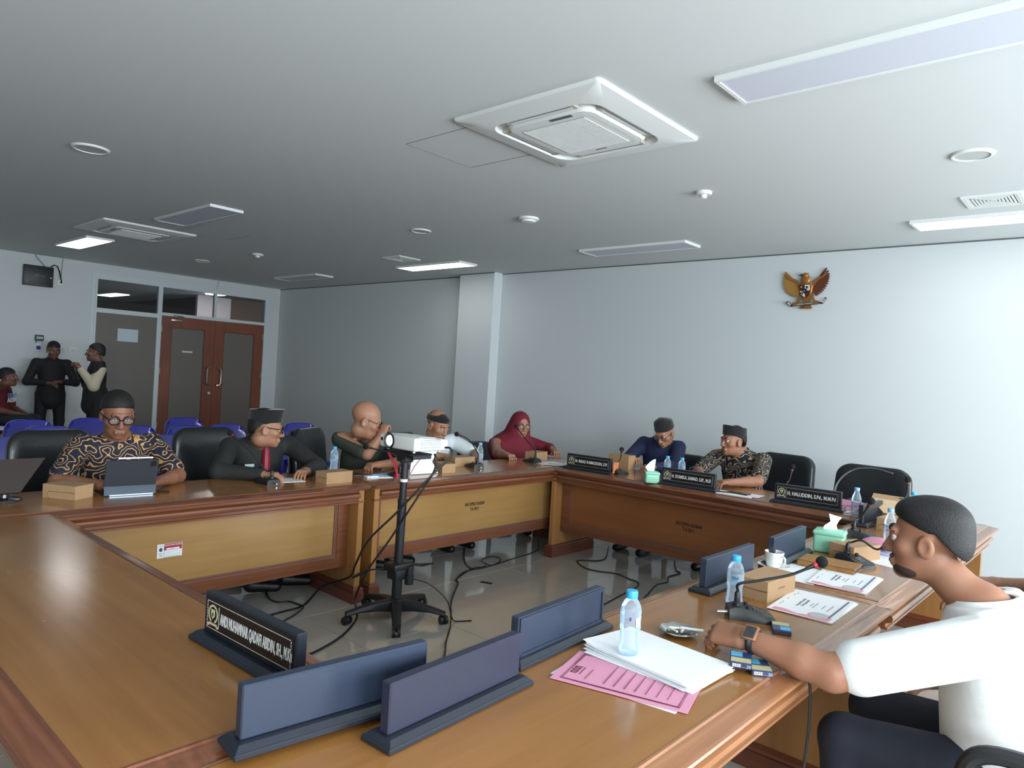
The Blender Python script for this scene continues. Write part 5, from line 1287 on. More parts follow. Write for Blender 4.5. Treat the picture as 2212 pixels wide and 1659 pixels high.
cable('floor_cable', [(-3.25, 2.83, 0.25), (-3.17, 2.90, 0.22), (-3.09, 2.97, 0.13), (-3.06, 2.99, 0.03), (-3.05, 3.02, 0.005), (-3.0, 3.1, 0.005)], 0.004, 'thin black wire drooping from the knob of the projector stand')
cable('microphone_cable', [(-0.905, 2.20, 0.752), (-0.80, 2.12, 0.752), (-0.70, 2.02, 0.752), (-0.648, 2.00, 0.735), (-0.640, 2.00, 0.60), (-0.65, 1.99, 0.40), (-0.66, 1.98, 0.10), (-0.68, 2.0, 0.005), (-0.9, 2.1, 0.005)], 0.004, 'thin dark cable hanging over the table edge below the forearm')
o = MB().box(-0.045, 0.045, -0.02, 0.02, 0.0, 0.0015).build('black_tape_patch', M_cable, None, 0.0, label='small black patch lying on the floor tiles', cat='patch')
o.location = (-3.505, 3.752, 0); o.rotation_euler = (0, 0, rad(20))

# ------------------------------------------------------------------ gilded eagle emblem
def em(cx, cy):
    p = PY(1640+cx/10.05, 550+cy/10.05, YW); return (p[0], p[2])
EO = em(1040, 780)
t = thing('wall_emblem', (EO[0], YW, EO[1]), 0, 'gilded eagle emblem with a shield and a motto ribbon on the wall', 'emblem')
def E2(pts): return [(em(*p)[0]-EO[0], em(*p)[1]-EO[1]) for p in pts]
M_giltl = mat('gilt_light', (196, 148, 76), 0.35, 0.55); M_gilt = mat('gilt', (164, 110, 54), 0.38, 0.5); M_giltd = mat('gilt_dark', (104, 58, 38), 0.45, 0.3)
FX = Matrix(((1, 0, 0, 0), (0, 0, -1, 0), (0, 1, 0, 0), (0, 0, 0, 1)))     # xy polygon -> wall plane, z -> out of the wall
def raised(m, pts, z0, z1):
    P = E2(pts)
    if sum(P[i][0]*P[(i+1) % len(P)][1]-P[(i+1) % len(P)][0]*P[i][1] for i in range(len(P))) < 0: P = P[::-1]
    m.xf(FX).prism(P, z0, z1).xf(None)
def feather_wing(name, shoulder, tips, m0, z):
    m = MB()
    for k, (tip, w) in enumerate(tips):
        d = np.array(tip, float)-np.array(shoulder, float); n = np.array((-d[1], d[0]))/np.hypot(*d); q = d/np.hypot(*d)
        s = np.array(shoulder)+q*30
        a = [s+n*w*0.35, np.array(shoulder)+d*0.6+n*w, np.array(tip)-q*18+n*w*0.7, np.array(tip), np.array(tip)-q*18-n*w*0.7, np.array(shoulder)+d*0.6-n*w, s-n*w*0.35]
        raised(m, [tuple(p) for p in a], z+0.0012*k, z+0.010+0.0012*(k % 2)+0.001*k)
    return m.build(name, m0, t, 0.0, kind='stuff')
feather_wing('left_wing', (890, 700), [((585, 380), 22), ((555, 440), 24), ((535, 500), 24), ((528, 560), 24), ((526, 615), 24), ((532, 670), 24), ((545, 725), 24), ((565, 775), 24), ((595, 820), 24), ((635, 860), 24), ((690, 895), 24), ((745, 920), 24), ((805, 940), 22), ((860, 935), 20)], M_giltl, 0.010)  # lit wing: the light on it is put into the paler gilt
feather_wing('right_wing', (1185, 700), [((1485, 290), 20), ((1520, 350), 24), ((1543, 410), 24), ((1548, 465), 24), ((1540, 520), 24), ((1530, 575), 24), ((1515, 630), 24), ((1490, 685), 24), ((1462, 735), 24), ((1430, 785), 24), ((1390, 830), 24), ((1345, 868), 22), ((1300, 895), 20), ((1265, 910), 20)], M_giltd, 0.010)  # shaded wing: same gilding, its shade put into the darker colour
m = MB(); raised(m, [(900, 640), (850, 560), (800, 540), (700, 525), (640, 470), (590, 420), (600, 480), (660, 560), (760, 590), (850, 640), (890, 720)], 0.022, 0.036); m.build('wing_edge', M_gilt, t, 0.0)
m = MB(); raised(m, [(1180, 640), (1230, 560), (1300, 510), (1400, 470), (1480, 380), (1470, 450), (1400, 510), (1310, 560), (1250, 630), (1200, 720)], 0.022, 0.036); m.build('wing_edge', M_gilt, t, 0.0)
m = MB(); raised(m, [(940, 640), (960, 570), (985, 520), (985, 480), (1000, 440), (1040, 420), (1075, 430), (1095, 470), (1110, 540), (1135, 600), (1165, 660), (1200, 760), (1190, 880), (1120, 960), (1040, 985), (950, 940), (905, 840), (910, 720)], 0.016, 0.040)
m.xf(FX); c = E2([(1040, 560), (1035, 470), (1045, 740)]); m.ell((c[0][0], c[0][1], 0.040), (0.045, 0.05, 0.016), 14, 8).ell((c[1][0], c[1][1], 0.042), (0.028, 0.028, 0.016), 14, 8).ell((c[2][0], c[2][1], 0.036), (0.065, 0.09, 0.016), 16, 8).xf(None)
m.build('body', M_gilt, t, 0.6)
m = MB(); raised(m, [(995, 445), (955, 440), (920, 458), (935, 480), (960, 485), (995, 490)], 0.034, 0.050); m.build('beak', mat('beak_dark', (46, 36, 34), 0.5), t, 0.0)
m = MB(); raised(m, [(1070, 440), (1090, 408), (1110, 415), (1100, 470)], 0.034, 0.046); m.build('crest', M_giltl, t, 0.0)
M_shr = mat('shield_red', (64, 22, 26), 0.4); M_shw = mat('shield_white', (214, 214, 206), 0.5); M_shb = mat('shield_black', (30, 26, 26), 0.4)
m = MB(); raised(m, [(912, 665), (1160, 655), (1165, 800), (1120, 900), (1040, 962), (960, 905), (915, 810)], 0.046, 0.056); m.build('shield', M_giltd, t, 0.0)
for (nm, pts, mm) in (('shield_quarter', [(928, 680), (1030, 676), (1035, 800), (930, 805)], M_shr), ('shield_quarter', [(1036, 674), (1145, 670), (1148, 790), (1038, 798)], M_shw), ('shield_quarter', [(932, 808), (1036, 804), (1040, 945), (970, 892)], M_shw), ('shield_quarter', [(1040, 802), (1148, 796), (1110, 890), (1044, 944)], M_shr), ('shield_centre', [(985, 760), (1080, 755), (1082, 835), (1040, 868), (990, 840)], M_shb)):
    m = MB(); raised(m, pts, 0.055, 0.059 if nm == 'shield_quarter' else 0.062); m.build(nm, mm, t, 0.0)
m = MB(); raised(m, [(1085, 696), (1112, 712), (1110, 736), (1092, 740), (1092, 758), (1078, 758), (1078, 740), (1060, 736), (1058, 712)], 0.058, 0.062); m.build('tree_mark', mat('tree_dark', (28, 52, 44), 0.5), t, 0.0)
m = MB(); raised(m, [(1032, 780), (1040, 798), (1058, 800), (1044, 812), (1050, 830), (1032, 820), (1016, 832), (1022, 812), (1008, 800), (1025, 798)], 0.061, 0.064); m.build('star_mark', M_giltl, t, 0.0)
m = MB(); raised(m, [(950, 830), (966, 826), (1004, 870), (1006, 886), (990, 888), (956, 850)], 0.058, 0.061); m.build('rice_mark', M_shb, t, 0.0)
m = MB(); raised(m, [(1112, 830), (1122, 824), (1092, 880), (1070, 890), (1064, 880), (1096, 850)], 0.058, 0.061); m.build('chain_mark', mat('chain_red', (120, 40, 48), 0.5), t, 0.0)
m = MB(); raised(m, [(965, 694), (976, 716), (992, 712), (984, 730), (964, 742), (944, 734), (938, 716), (952, 716)], 0.058, 0.061); m.build('bull_mark', mat('bull_grey', (150, 140, 130), 0.5), t, 0.0)
m = MB(); raised(m, [(990, 960), (1120, 950), (1125, 1050), (985, 1060)], 0.016, 0.034); 
for k in range(8):
    x = 895+33*k; raised(m, [(985+17*k, 1080), (1002+17*k, 1080), (x+34, 1150), (x+18, 1186), (x, 1170)], 0.014+0.001*(k % 2), 0.028+0.002*(k % 2))
m.build('tail', M_gilt, t, 0.0)
for pts in ([(905, 920), (960, 940), (900, 1030), (840, 1060), (850, 1020)], [(1140, 930), (1190, 870), (1215, 960), (1250, 1020), (1215, 1030)]):
    m = MB(); raised(m, pts, 0.018, 0.038); m.build('leg', M_gilt, t, 0.0)
for (x0, y0) in ((765, 1050), (1230, 1010)):
    m = MB()
    for k in range(4): raised(m, [(x0+22*k, y0+4), (x0+18+22*k, y0), (x0+26+22*k, y0+60), (x0+16+22*k, y0+92), (x0+4+22*k, y0+66)], 0.044, 0.054)
    m.build('talon', M_gilt, t, 0.0)
m = MB(); raised(m, [(745, 1100), (860, 1065), (1040, 1048), (1240, 1045), (1335, 1025), (1345, 1075), (1230, 1095), (1040, 1110), (860, 1120), (750, 1140)], 0.036, 0.046)
raised(m, [(610, 1050), (660, 1018), (735, 1105), (755, 1140), (700, 1140)], 0.036, 0.042); raised(m, [(1330, 1040), (1400, 1040), (1465, 930), (1500, 955), (1420, 1070), (1360, 1085)], 0.036, 0.042)
m.build('ribbon', mat('ribbon_dark', (40, 38, 40), 0.5), t, 0.0)
m = MB(); raised(m, [(640, 1062), (672, 1045), (722, 1108), (705, 1122)], 0.041, 0.044); raised(m, [(1390, 1050), (1420, 1030), (1468, 958), (1480, 966), (1425, 1056)], 0.041, 0.044); m.build('ribbon_fold', M_shw, t, 0.0)
c = E2([(1045, 1080)])[0]
text_mb('BHINNEKA TUNGGAL IKA', 0.017, MB(), 0.80, 0.0003, 0.0006, M=frame((c[0], -0.047, c[1]), (1, 0, 0.06), (0, 0, 1))).build('motto_lettering', M_shw, t, 0.0)
# ------------------------------------------------------------------ people: smooth blended volumes turned into one continuous skin
def V(*a): return np.array(a, float)
def cone(a, b, ra, rb, k=0.03): return ('c', V(*a), V(*b), ra, rb, k)
def elp(c, r, k=0.03, R=None, sub=False): return ('e', V(*c), V(*r), R, sub, k)
def field(prims, X):
    d = np.full(len(X), 1.0)
    for p in prims:
        k = p[5]; mg = 0.05+k
        if p[0] == 'c':
            a, b, ra, rb = p[1:5]; rm = max(ra, rb)+mg
            lo, hi = np.minimum(a, b)-rm, np.maximum(a, b)+rm
        else:
            rm = p[2].max()+mg; lo, hi = p[1]-rm, p[1]+rm
        i = np.nonzero(((X > lo) & (X < hi)).all(1))[0]
        if not len(i): continue
        Y = X[i]
        if p[0] == 'c':
            ab = b-a; t = np.clip(((Y-a)@ab)/max(1e-9, ab@ab), 0, 1); q = np.linalg.norm(Y-a-t[:, None]*ab, axis=1)-(ra+(rb-ra)*t)
        else:
            Y = Y-p[1]
            if p[3] is not None: Y = Y@p[3]
            k0 = np.linalg.norm(Y/p[2], axis=1); k1 = np.linalg.norm(Y/p[2]**2, axis=1)+1e-9; q = k0*(k0-1)/k1
        e = d[i]
        if p[0] == 'e' and p[4]:
            h = np.clip(0.5-0.5*(e+q)/k, 0, 1); d[i] = e*(1-h)-q*h+k*h*(1-h)
        else:
            h = np.clip(0.5+0.5*(e-q)/k, 0, 1); d[i] = e*(1-h)+q*h-k*h*(1-h)
    return d
def nets(prims, lo, hi, h, cut=None):
    lo, hi = V(*lo), V(*hi); n = np.ceil((hi-lo)/h).astype(int)+1
    g = np.stack(np.meshgrid(*[lo[i]+h*np.arange(n[i]) for i in range(3)], indexing='ij'), -1).reshape(-1, 3)
    f = field(prims, g)
    if cut is not None: f = np.maximum(f, cut(g))
    F = f.reshape(n); S = F < 0; C = np.zeros(n-1, int)
    off = [(i, j, k) for i in (0, 1) for j in (0, 1) for k in (0, 1)]
    for o in off: C += S[o[0]:n[0]-1+o[0], o[1]:n[1]-1+o[1], o[2]:n[2]-1+o[2]]
    idx = np.argwhere((C > 0) & (C < 8)); ids = -np.ones(n-1, int); ids[tuple(idx.T)] = np.arange(len(idx))
    P = np.zeros((len(idx), 3)); W = np.zeros(len(idx))
    for a in off:
        for ax in range(3):
            if a[ax]: continue
            b = list(a); b[ax] = 1
            fa = F[tuple((idx+a).T)]; fb = F[tuple((idx+b).T)]; m = (fa < 0) != (fb < 0); t = np.where(m, fa/np.where(m, fa-fb, 1), 0)
            q = idx+np.array(a, float); q[:, ax] += t; P[m] += q[m]; W[m] += 1
    vs = lo+h*P/W[:, None]; fs = []
    for ax in range(3):
        b = [0, 0, 0]; b[ax] = 1; u, w = [(1, 2), (2, 0), (0, 1)][ax]
        A = S[:n[0]-b[0], :n[1]-b[1], :n[2]-b[2]]; B = S[b[0]:, b[1]:, b[2]:]
        e = np.argwhere(A != B); e = e[(e[:, u] > 0) & (e[:, w] > 0) & (e[:, u] < n[u]-1) & (e[:, w] < n[w]-1)]
        if not len(e): continue
        s = A[tuple(e.T)]; q = []
        for (du, dw) in ((0, 0), (-1, 0), (-1, -1), (0, -1)):
            c = e.copy(); c[:, u] += du; c[:, w] += dw; q.append(ids[tuple(c.T)])
        q = np.stack(q, 1); q[~s] = q[~s][:, ::-1]; fs.append(q)
    fs = np.concatenate(fs); fs = fs[(fs >= 0).all(1)]
    return vs, fs
def put(name, parts, m, parent, o0):
    mb = MB()
    for vs, fs in parts: mb.add([tuple(v-o0) for v in vs], fs.tolist())
    return mb.build(name, m, parent, 3.2, False)
def bounds(pr, pad=0.03):
    lo = np.min([np.minimum(p[1], p[2])-max(p[3], p[4]) if p[0] == 'c' else p[1]-p[2].max() for p in pr], 0); hi = np.max([np.maximum(p[1], p[2])+max(p[3], p[4]) if p[0] == 'c' else p[1]+p[2].max() for p in pr], 0)
    return lo-pad, hi+pad
def unit(v): return v/np.linalg.norm(v)
def head_axes(face, tilt=0.0, roll=0.0):
    """columns: person's left-to-right x, forward y, up z; tilt > 0 looks down"""
    f = unit(V(face[0], face[1], 0)); r = V(f[1], -f[0], 0); z = V(0, 0, 1)
    y = f*math.cos(tilt)-z*math.sin(tilt); u = np.cross(r, y)
    r2 = r*math.cos(roll)+u*math.sin(roll); return np.stack([r2, y, np.cross(r2, y)], 1)
def head_prims(c, R, s=1.0):
    E = lambda p, r, k=0.02, sub=False: elp(c+R@(V(*p)*s), V(*r)*s, k*s, R, sub)
    Cn = lambda a, b, ra, rb, k=0.012: cone(c+R@(V(*a)*s), c+R@(V(*b)*s), ra*s, rb*s, k*s)
    L = [E((0, -.018, .042), (.076, .097, .083)), E((0, .026, -.02), (.064, .066, .092)), E((0, .036, -.078), (.05, .05, .042)), E((0, .070, -.100), (.022, .020, .018))]
    for x in (-1, 1):
        L += [E((x*.044, .056, -.022), (.024, .024, .022)), E((x*.031, .103, .004), (.021, .017, .013), .012, True), E((x*.013, .098, -.037), (.010, .011, .009), .008),
              E((x*.078, -.008, -.012), (.010, .023, .034), .008), E((x*.088, -.004, -.008), (.006, .012, .020), .006, True)]
    L += [Cn((-.034, .082, .024), (.034, .082, .024), .012, .012), Cn((0, .090, .008), (0, .110, -.033), .008, .0125), Cn((-.019, .090, -.064), (.019, .090, -.064), .007, .007), Cn((-.017, .088, -.076), (.017, .088, -.076), .0085, .0085),
          Cn((-.022, .100, -.070), (.022, .100, -.070), .0015, .0015, .004)]
    return L
def hand_prims(w, d, n, right, curl=(0.5, 0.6, 0.4), spread=0.012, s=1.0):
    """w wrist, d towards the fingers, n out of the back of the hand"""
    d = unit(d); n = unit(n-d*(n@d)); t = np.cross(d, n)*(-1 if right else 1)      # t towards the thumb
    P = lambda a, b, c2: w+(t*a+d*b+n*c2)*s
    L = []
    for x in (-.026, -.009, .009, .026): L.append(cone(P(x*0.7, .012, 0), P(x, .082, .003), .017*s, .0135*s, .02))
    for x, l in ((.030, .074), (.010, .083), (-.010, .078), (-.029, .062)):
        p = P(x, .086, .002); a = 0.0; sp = (x/.03)*spread
        for q, (fr, c) in enumerate(zip((.44, .31, .25), curl)):
            a += c; e = p+(d*math.cos(a)-n*math.sin(a)+t*sp*3)*(l*fr*s); L.append(cone(p, e, (.0092-.0011*q)*s, (.0085-.0012*q)*s, .003)); p = e
    p = P(.026, .026, -.006); e = P(.050, .060, -.018); L.append(cone(p, e, .015*s, .0105*s, .012)); L.append(cone(e, P(.048, .090, -.026), .0102*s, .008*s, .004))
    return L
M_eye = mat('eye_white', (216, 206, 198), 0.25); M_iris = mat('iris', (30, 20, 16), 0.15); M_hair = mat('black_hair', (15, 14, 15), 0.6, bump=0.6, bscale=300); M_brow = mat('eyebrow', (28, 21, 18), 0.8)
M_velvet = mat('black_velvet', (10, 11, 14), 0.9, sheen=0.3); M_frame = mat('glasses_black', (18, 17, 18), 0.3); M_lens = glassy('spectacle_glass', (210, 220, 224), 0.04, 0.05)
def skin(n, c): return mat('skin_'+n, c, 0.5, noise=0.10, nscale=30, sss=0.08)
def person(label, o, hc, face, sh, el, wr, hip, knee, ankle, skinm, shirtm, pantm, tilt=0.0, roll=0.0, hs=1.0, build=1.0, sleeve='short', hair='short', hat=None, glasses=None, hd=None, hn=None, curl=(.5, .6, .4), beard=False, fine=False, group=None, headless=False):
    """sh, el, wr, hip, knee, ankle: pairs (right, left) of world points"""
    o = V(*o); t = thing('person', tuple(o), 0, label, 'person', group)
    sh, el, wr, hip, knee, ankle = [[V(*p) for p in q] for q in (sh, el, wr, hip, knee, ankle)]
    hc = V(*hc); R = head_axes(face, tilt, roll); cs = (sh[0]+sh[1])/2; ch = (hip[0]+hip[1])/2; up = unit(cs-ch); rt = unit(sh[0]-sh[1]); fw = np.cross(up, rt); rt = np.cross(fw, up); T = np.stack([rt, fw, up], 1); B = build
    nk = cs+up*0.02
    tor = [elp(cs-up*0.12+fw*0.01, V(.165, .112, .20)*B, .05, T), elp(cs-up*0.30+fw*0.03*B, V(.150, .120, .18)*B, .06, T), elp(ch+up*0.03, V(.165, .125, .13)*B, .05, T), cone(sh[0]-rt*.015, sh[1]+rt*.015, .054*B, .054*B, .05), cone(nk-up*.03, nk+up*.035, .085, .062, .04)]
    sleeve_k = {'short': .62, 'long': 2, 'elbow': 1.0}[sleeve]
    arms = []; slv = []
    for i in (0, 1):
        arms += [cone(sh[i], el[i], .050*B, .043*B, .02), cone(el[i], el[i]+(wr[i]-el[i])*.35, .043*B, .041*B, .015), cone(el[i]+(wr[i]-el[i])*.35, wr[i], .041*B, .027, .015)]
        if sleeve == 'long':
            slv += [cone(sh[i], el[i], .066*B, .056*B, .03), cone(el[i], wr[i]+(el[i]-wr[i])*.06, .056*B, .040, .02)]
        else: slv += [cone(sh[i], sh[i]+(el[i]-sh[i])*(.80 if sleeve == 'short' else 1.0), .068*B, .064*B, .03)]
    legs = []; pant = []
    for i in (0, 1):
        legs += [cone(hip[i], knee[i], .072*B, .048, .03), cone(knee[i], ankle[i], .048, .034, .02)]
        pant += [cone(hip[i], knee[i], .092*B, .068, .04), cone(knee[i], ankle[i]+V(0, 0, .03), .068, .056, .02)]
    hp = [] if headless else head_prims(hc, R, hs)
    neck = [] if headless else [cone(hc+R@V(0, -.028, -.075)*hs, nk, .054*hs, .062, .03)]
    hds = []
    for i in (0, 1):
        d = wr[i]-el[i] if hd is None or hd[i] is None else V(*hd[i]); n = V(0, 0, 1) if hn is None or hn[i] is None else V(*hn[i])
        if abs(unit(d)@unit(n)) > .95: n = fw
        hds.append(hand_prims(wr[i], d, n, i == 0, curl))
    allp = [elp(p[1], p[2]*.86, p[5], p[3]) if p[0] == 'e' else p for p in tor]+arms+legs+neck+hp
    parts = []
    if not headless:
        hb = [hc-V(.15, .15, .16)*hs, hc+V(.15, .15, .16)*hs]; parts.append(nets(hp+neck, hb[0], hb[1], .0028 if fine else .0040))
    for i in (0, 1):
        lo, hi = bounds(hds[i], .012); parts.append(nets(hds[i]+arms, lo, hi, .0032 if fine else .0045))
    bp = [p for p in allp if p not in hp] if False else allp[:len(allp)-len(hp)]
    lo, hi = bounds(bp, .02); parts.append(nets(bp, lo, hi, .011 if fine else .014))
    put('body', parts, skinm, t, o)
    # clothes
    st = tor+slv+[cone(ch+up*.04, ch-up*.07+fw*.02, .15*B, .155*B, .05)]
    lo, hi = bounds(st, .03); top = nk+up*.045
    ng = hc+R@V(0, -.02, -.10)*hs if not headless else top
    vs = nets([elp(p[1], p[2]*1.06, p[5], p[3]) if p[0] == 'e' else p for p in st], lo, hi, .009 if fine else .012, lambda g: (g-top)@up)
    sob = put('shirt', [vs], shirtm, t, o)
    lo, hi = bounds(pant, .03); put('trousers', [nets(pant, lo, hi, .014)], pantm, t, o)
    sp = []
    for i in (0, 1):
        f2 = unit(V(*(face[0], face[1], 0))) if True else fw
        sp += [cone(ankle[i]+V(0, 0, -.03)-f2*.03, ankle[i]+V(0, 0, -.045)+f2*.13, .045, .036, .01)]
    lo, hi = bounds(sp, .02); put('shoes', [nets(sp, lo, hi, .01, lambda g: .004-g[:, 2])], mat('shoe_black', (18, 18, 20), 0.4), t, o)
    if headless: return t, R, hc
    W = lambda p: hc+R@(V(*p)*hs)-o
    Mh = Matrix([[*(R[i]*1.0), (hc-o)[i]] for i in range(3)]+[[0, 0, 0, 1]]) @ Matrix.Scale(hs, 4)
    for x in (-1, 1):
        MB().xf(Mh).ell((x*.031, .0795, .003), .0125, 14, 10).build('eye', M_eye, t)
        MB().xf(Mh).ell((x*.031, .0885, .001), (.0055, .0042, .0055), 10, 8).build('iris', M_iris, t)
        lid = MB().xf(Mh).tube([(x*.031-.016, .084, .004), (x*.031, .0935, .0095), (x*.031+.016, .084, .004)], .0030, 6); lid.build('eyelid', skinm, t)
        MB().xf(Mh).tube([(x*.014, .0955, .021), (x*.032, .0945, .028), (x*.050, .079, .021)], [.0030, .0036, .0018], 6).build('eyebrow', M_brow, t)
    MB().xf(Mh).tube([(-.023, .092, -.069), (-.010, .0985, -.067), (0, .0975, -.0685), (.010, .0985, -.067), (.023, .092, -.069)], [.0012, .0036, .004, .0036, .0012], 6).tube([(-.019, .091, -.073), (0, .0975, -.077), (.019, .091, -.073)], [.0012, .0046, .0012], 6).build('lips', mat('lips', (122, 74, 64), 0.5), t)
    if hair in ('short', 'fade'):
        E = lambda p, r, k=.02: elp(hc+R@(V(*p)*hs), V(*r)*hs, k, R)
        hpr = [E((0, -.022, .050), (.081, .101, .084)), E((0, -.05, .0), (.079, .072, .075))]
        fr = lambda g: -(((g-hc)@R)[:, 2]-(.030+.42*np.maximum(0, ((g-hc)@R)[:, 1]+.015)+.0 - 1.1*np.maximum(0, -((g-hc)@R)[:, 1]-.03)))*0.9
        if hair == 'fade': hpr.append(E((0, .02, .085), (.066, .066, .042)))
        lo, hi = bounds(hpr, .02); put('hair', [nets(hpr, lo, hi, .004, fr)], M_hair, t, o)
    if beard:
        bpz = [elp(hc+R@(V(0, .040, -.088)*hs), V(.054, .052, .030)*hs, .02, R), cone(hc+R@(V(-.022, .0905, -.056)*hs), hc+R@(V(.022, .0905, -.056)*hs), .0075, .0075, .01)]
        lo, hi = bounds(bpz, .02); put('beard', [nets(bpz, lo, hi, .0035)], mat('stubble', (58, 42, 34), 0.85), t, o)
    if hat:
        h, flare, ty = hat; rows = []
        for (z, k) in ((.040, 1.0), (.040+h*.5, 1+flare*.5), (.040+h, 1+flare)):
            rows.append([(.084*k*math.cos(a), -.016+.106*k*math.sin(a), z+.016*math.sin(a)) for a in [2*PI*j/32 for j in range(32)]])
        rows.append([(x*.5, -.016+(y+.016)*.5, z+(.030 if ty == 'cap' else -.002)) for x, y, z in rows[-1]]); rows.append([(0, -.016, .040+h+(.040 if ty == 'cap' else -.002))]*32)
        MB().xf(Mh).grid(rows, closed_v=True).build('hat', M_velvet, t, 0.6 if ty == 'peci' else 1.2)
    if glasses:
        for x in (-1, 1):
            q = [(x*.034+.027*math.cos(a), .106-.006*abs(math.cos(a)), .001+.020*math.sin(a)) for a in [2*PI*k/20 for k in range(20)]]
            MB().xf(Mh).tube(q, .0022*glasses, 6, closed=True).build('glasses_rim', M_frame, t); MB().xf(Mh).add(q, [tuple(range(20))]).build('glasses_lens', M_lens, t, 0.0)
            MB().xf(Mh).tube([(x*.061, .100, .008), (x*.079, .04, .010), (x*.082, -.008, .012)], .0022*glasses, 6).build('glasses_temple', M_frame, t)
        MB().xf(Mh).tube([(-.008, .106, .006), (0, .111, .008), (.008, .106, .006)], .0022*glasses, 6).build('glasses_bridge', M_frame, t)
    # collar
    if shirtm.name not in ('cloth_hijab',):
        cc = nk+up*.035-o; rw = []
        for j in range(21):
            a = PI/2+rad(18)+rad(324)*j/20; e = rt*math.cos(a)+fw*math.sin(a)
            rw.append([tuple(cc+e*.068*B+up*.020), tuple(cc+e*.074*B+up*.022), tuple(cc+e*.098*B-up*.016-fw*.0)])
        MB().slab(rw, .004).build('collar', shirtm, t, 1.0)
    return t, R, hc
def cloth(n, c, rough=0.8, c2=None, sc=14.0, c3=None):
    m = mat('cloth_'+n, c, rough, bump=0.25, bscale=45, noise=0.06, nscale=30)
    if c2:
        nt = m.node_tree; b = nt.nodes['Principled BSDF']; tc = nt.nodes.new('ShaderNodeTexCoord'); w = nt.nodes.new('ShaderNodeTexWave'); w.wave_type = 'RINGS'
        w.inputs['Scale'].default_value = sc*.55; w.inputs['Distortion'].default_value = 26; w.inputs['Detail'].default_value = 1.5; w.inputs['Detail Scale'].default_value = 1.4
        v = nt.nodes.new('ShaderNodeTexNoise'); v.inputs['Scale'].default_value = 7
        r1 = nt.nodes.new('ShaderNodeValToRGB'); r1.color_ramp.interpolation = 'CONSTANT'; E = r1.color_ramp.elements
        E[0].position = 0; E[0].color = (*lin(c), 1); E[1].position = .86; E[1].color = (*lin(c2), 1); x = E.new(.72); x.color = (*lin(c3), 1); x = E.new(.80); x.color = (*lin(c), 1)
        nt.links.new(tc.outputs['Object'], w.inputs['Vector']); nt.links.new(w.outputs['Fac'], r1.inputs['Fac']); nt.links.new(r1.outputs['Color'], b.inputs['Base Color'])
    return m
S1 = skin('tan', (150, 104, 80)); S2 = skin('brown', (136, 92, 70)); S3 = skin('light_brown', (164, 118, 92)); S4 = skin('dark', (112, 76, 60))
PT = cloth('black_trousers', (20, 21, 25)); PB = cloth('navy_trousers', (22, 26, 40))
def seatA(y, x=-4.66): return ((x, y-.10, .53), (x, y+.10, .53)), ((x+.42, y-.13, .52), (x+.42, y+.13, .52)), ((x+.40, y-.12, .08), (x+.40, y+.12, .08))
def seatB(x, y=5.85): return ((x-.10, y, .53), (x+.10, y, .53)), ((x-.13, y-.42, .52), (x+.13, y-.42, .52)), ((x-.12, y-.40, .08), (x+.12, y-.40, .08))
G = 'people seated at the conference tables'
person('man in a navy batik shirt and round black glasses looking down at a tablet', (-4.6, 1.56, 0), (-4.36, 1.51, 1.155), (1, -.12), ((-4.50, 1.37, .965), (-4.50, 1.76, .965)), ((-4.30, 1.21, .80), (-4.27, 1.83, .80)), ((-4.12, 1.36, .80), (-4.12, 1.66, .80)), *seatA(1.56), S2, cloth('batik_navy', (24, 30, 52), .8, (196, 158, 96), 14, (120, 34, 38)), PT, tilt=.28, hs=1.04, glasses=1.5, group=G)
t, R, h = person('man in a dark suit, red tie and tall black hat, his face turned aside', (-4.62, 2.48, 0), (-4.37, 2.44, 1.063), (.45, .9), ((-4.53, 2.27, .925), (-4.53, 2.70, .93)), ((-4.32, 2.10, .80), (-4.28, 2.79, .80)), ((-4.10, 2.28, .80), (-4.12, 2.60, .80)), *seatA(2.48), S3, cloth('suit_black', (34, 36, 34)), PT, tilt=.12, sleeve='long', hat=(.088, .06, 'peci'), glasses=1.4, group=G)
MB().slab([[(.235, -.062, .99), (.225, .0, .90), (.235, .05, .99)], [(.215, -.055, 1.0), (.20, .0, .96), (.215, .045, 1.0)]], .004).xf(None).build('shirt_front', M_white, t, 0.3).location = (-.07, .0, -.02)
MB().tube([(.185, -.005, .955), (.20, -.005, .90), (.205, -.005, .77)], [.016, .024, .030], 8).build('necktie', cloth('tie_red', (140, 22, 44), .5), t)
MB().box(.19, .196, -.15, -.085, .80, .82).build('name_badge', mat('badge', (176, 198, 204), .4), t, 0.0)
person('bald man in a dark olive shirt and glasses, his fist held to his mouth', (-4.62, 3.38, 0), (-4.32, 3.215, 1.115), (.6, .8), ((-4.50, 3.12, .96), (-4.50, 3.56, .94)), ((-4.27, 3.20, .87), (-4.22, 3.52, .80)), ((-4.215, 3.275, 1.01), (-4.18, 3.24, .80)), *seatA(3.38), S3, cloth('olive', (52, 58, 48)), PT, tilt=.3, hs=1.10, hair=None, glasses=1.0, hd=((-.02, .04, .06), None), curl=(.9, 1.0, .6), group=G)
person('man in a white shirt and black skull cap behind the projector', (-4.80, 4.22, 0), (-4.52, 4.11, 1.05), (.95, .1), ((-4.66, 4.01, .885), (-4.66, 4.42, .89)), ((-4.46, 3.95, .80), (-4.44, 4.50, .80)), ((-4.30, 4.08, .80), (-4.28, 4.36, .80)), *seatA(4.22, -4.8), S3, cloth('white_a', (214, 222, 226)), PT, tilt=.35, hs=1.03, hat=(.030, .0, 'cap'), hair=None, group=G)
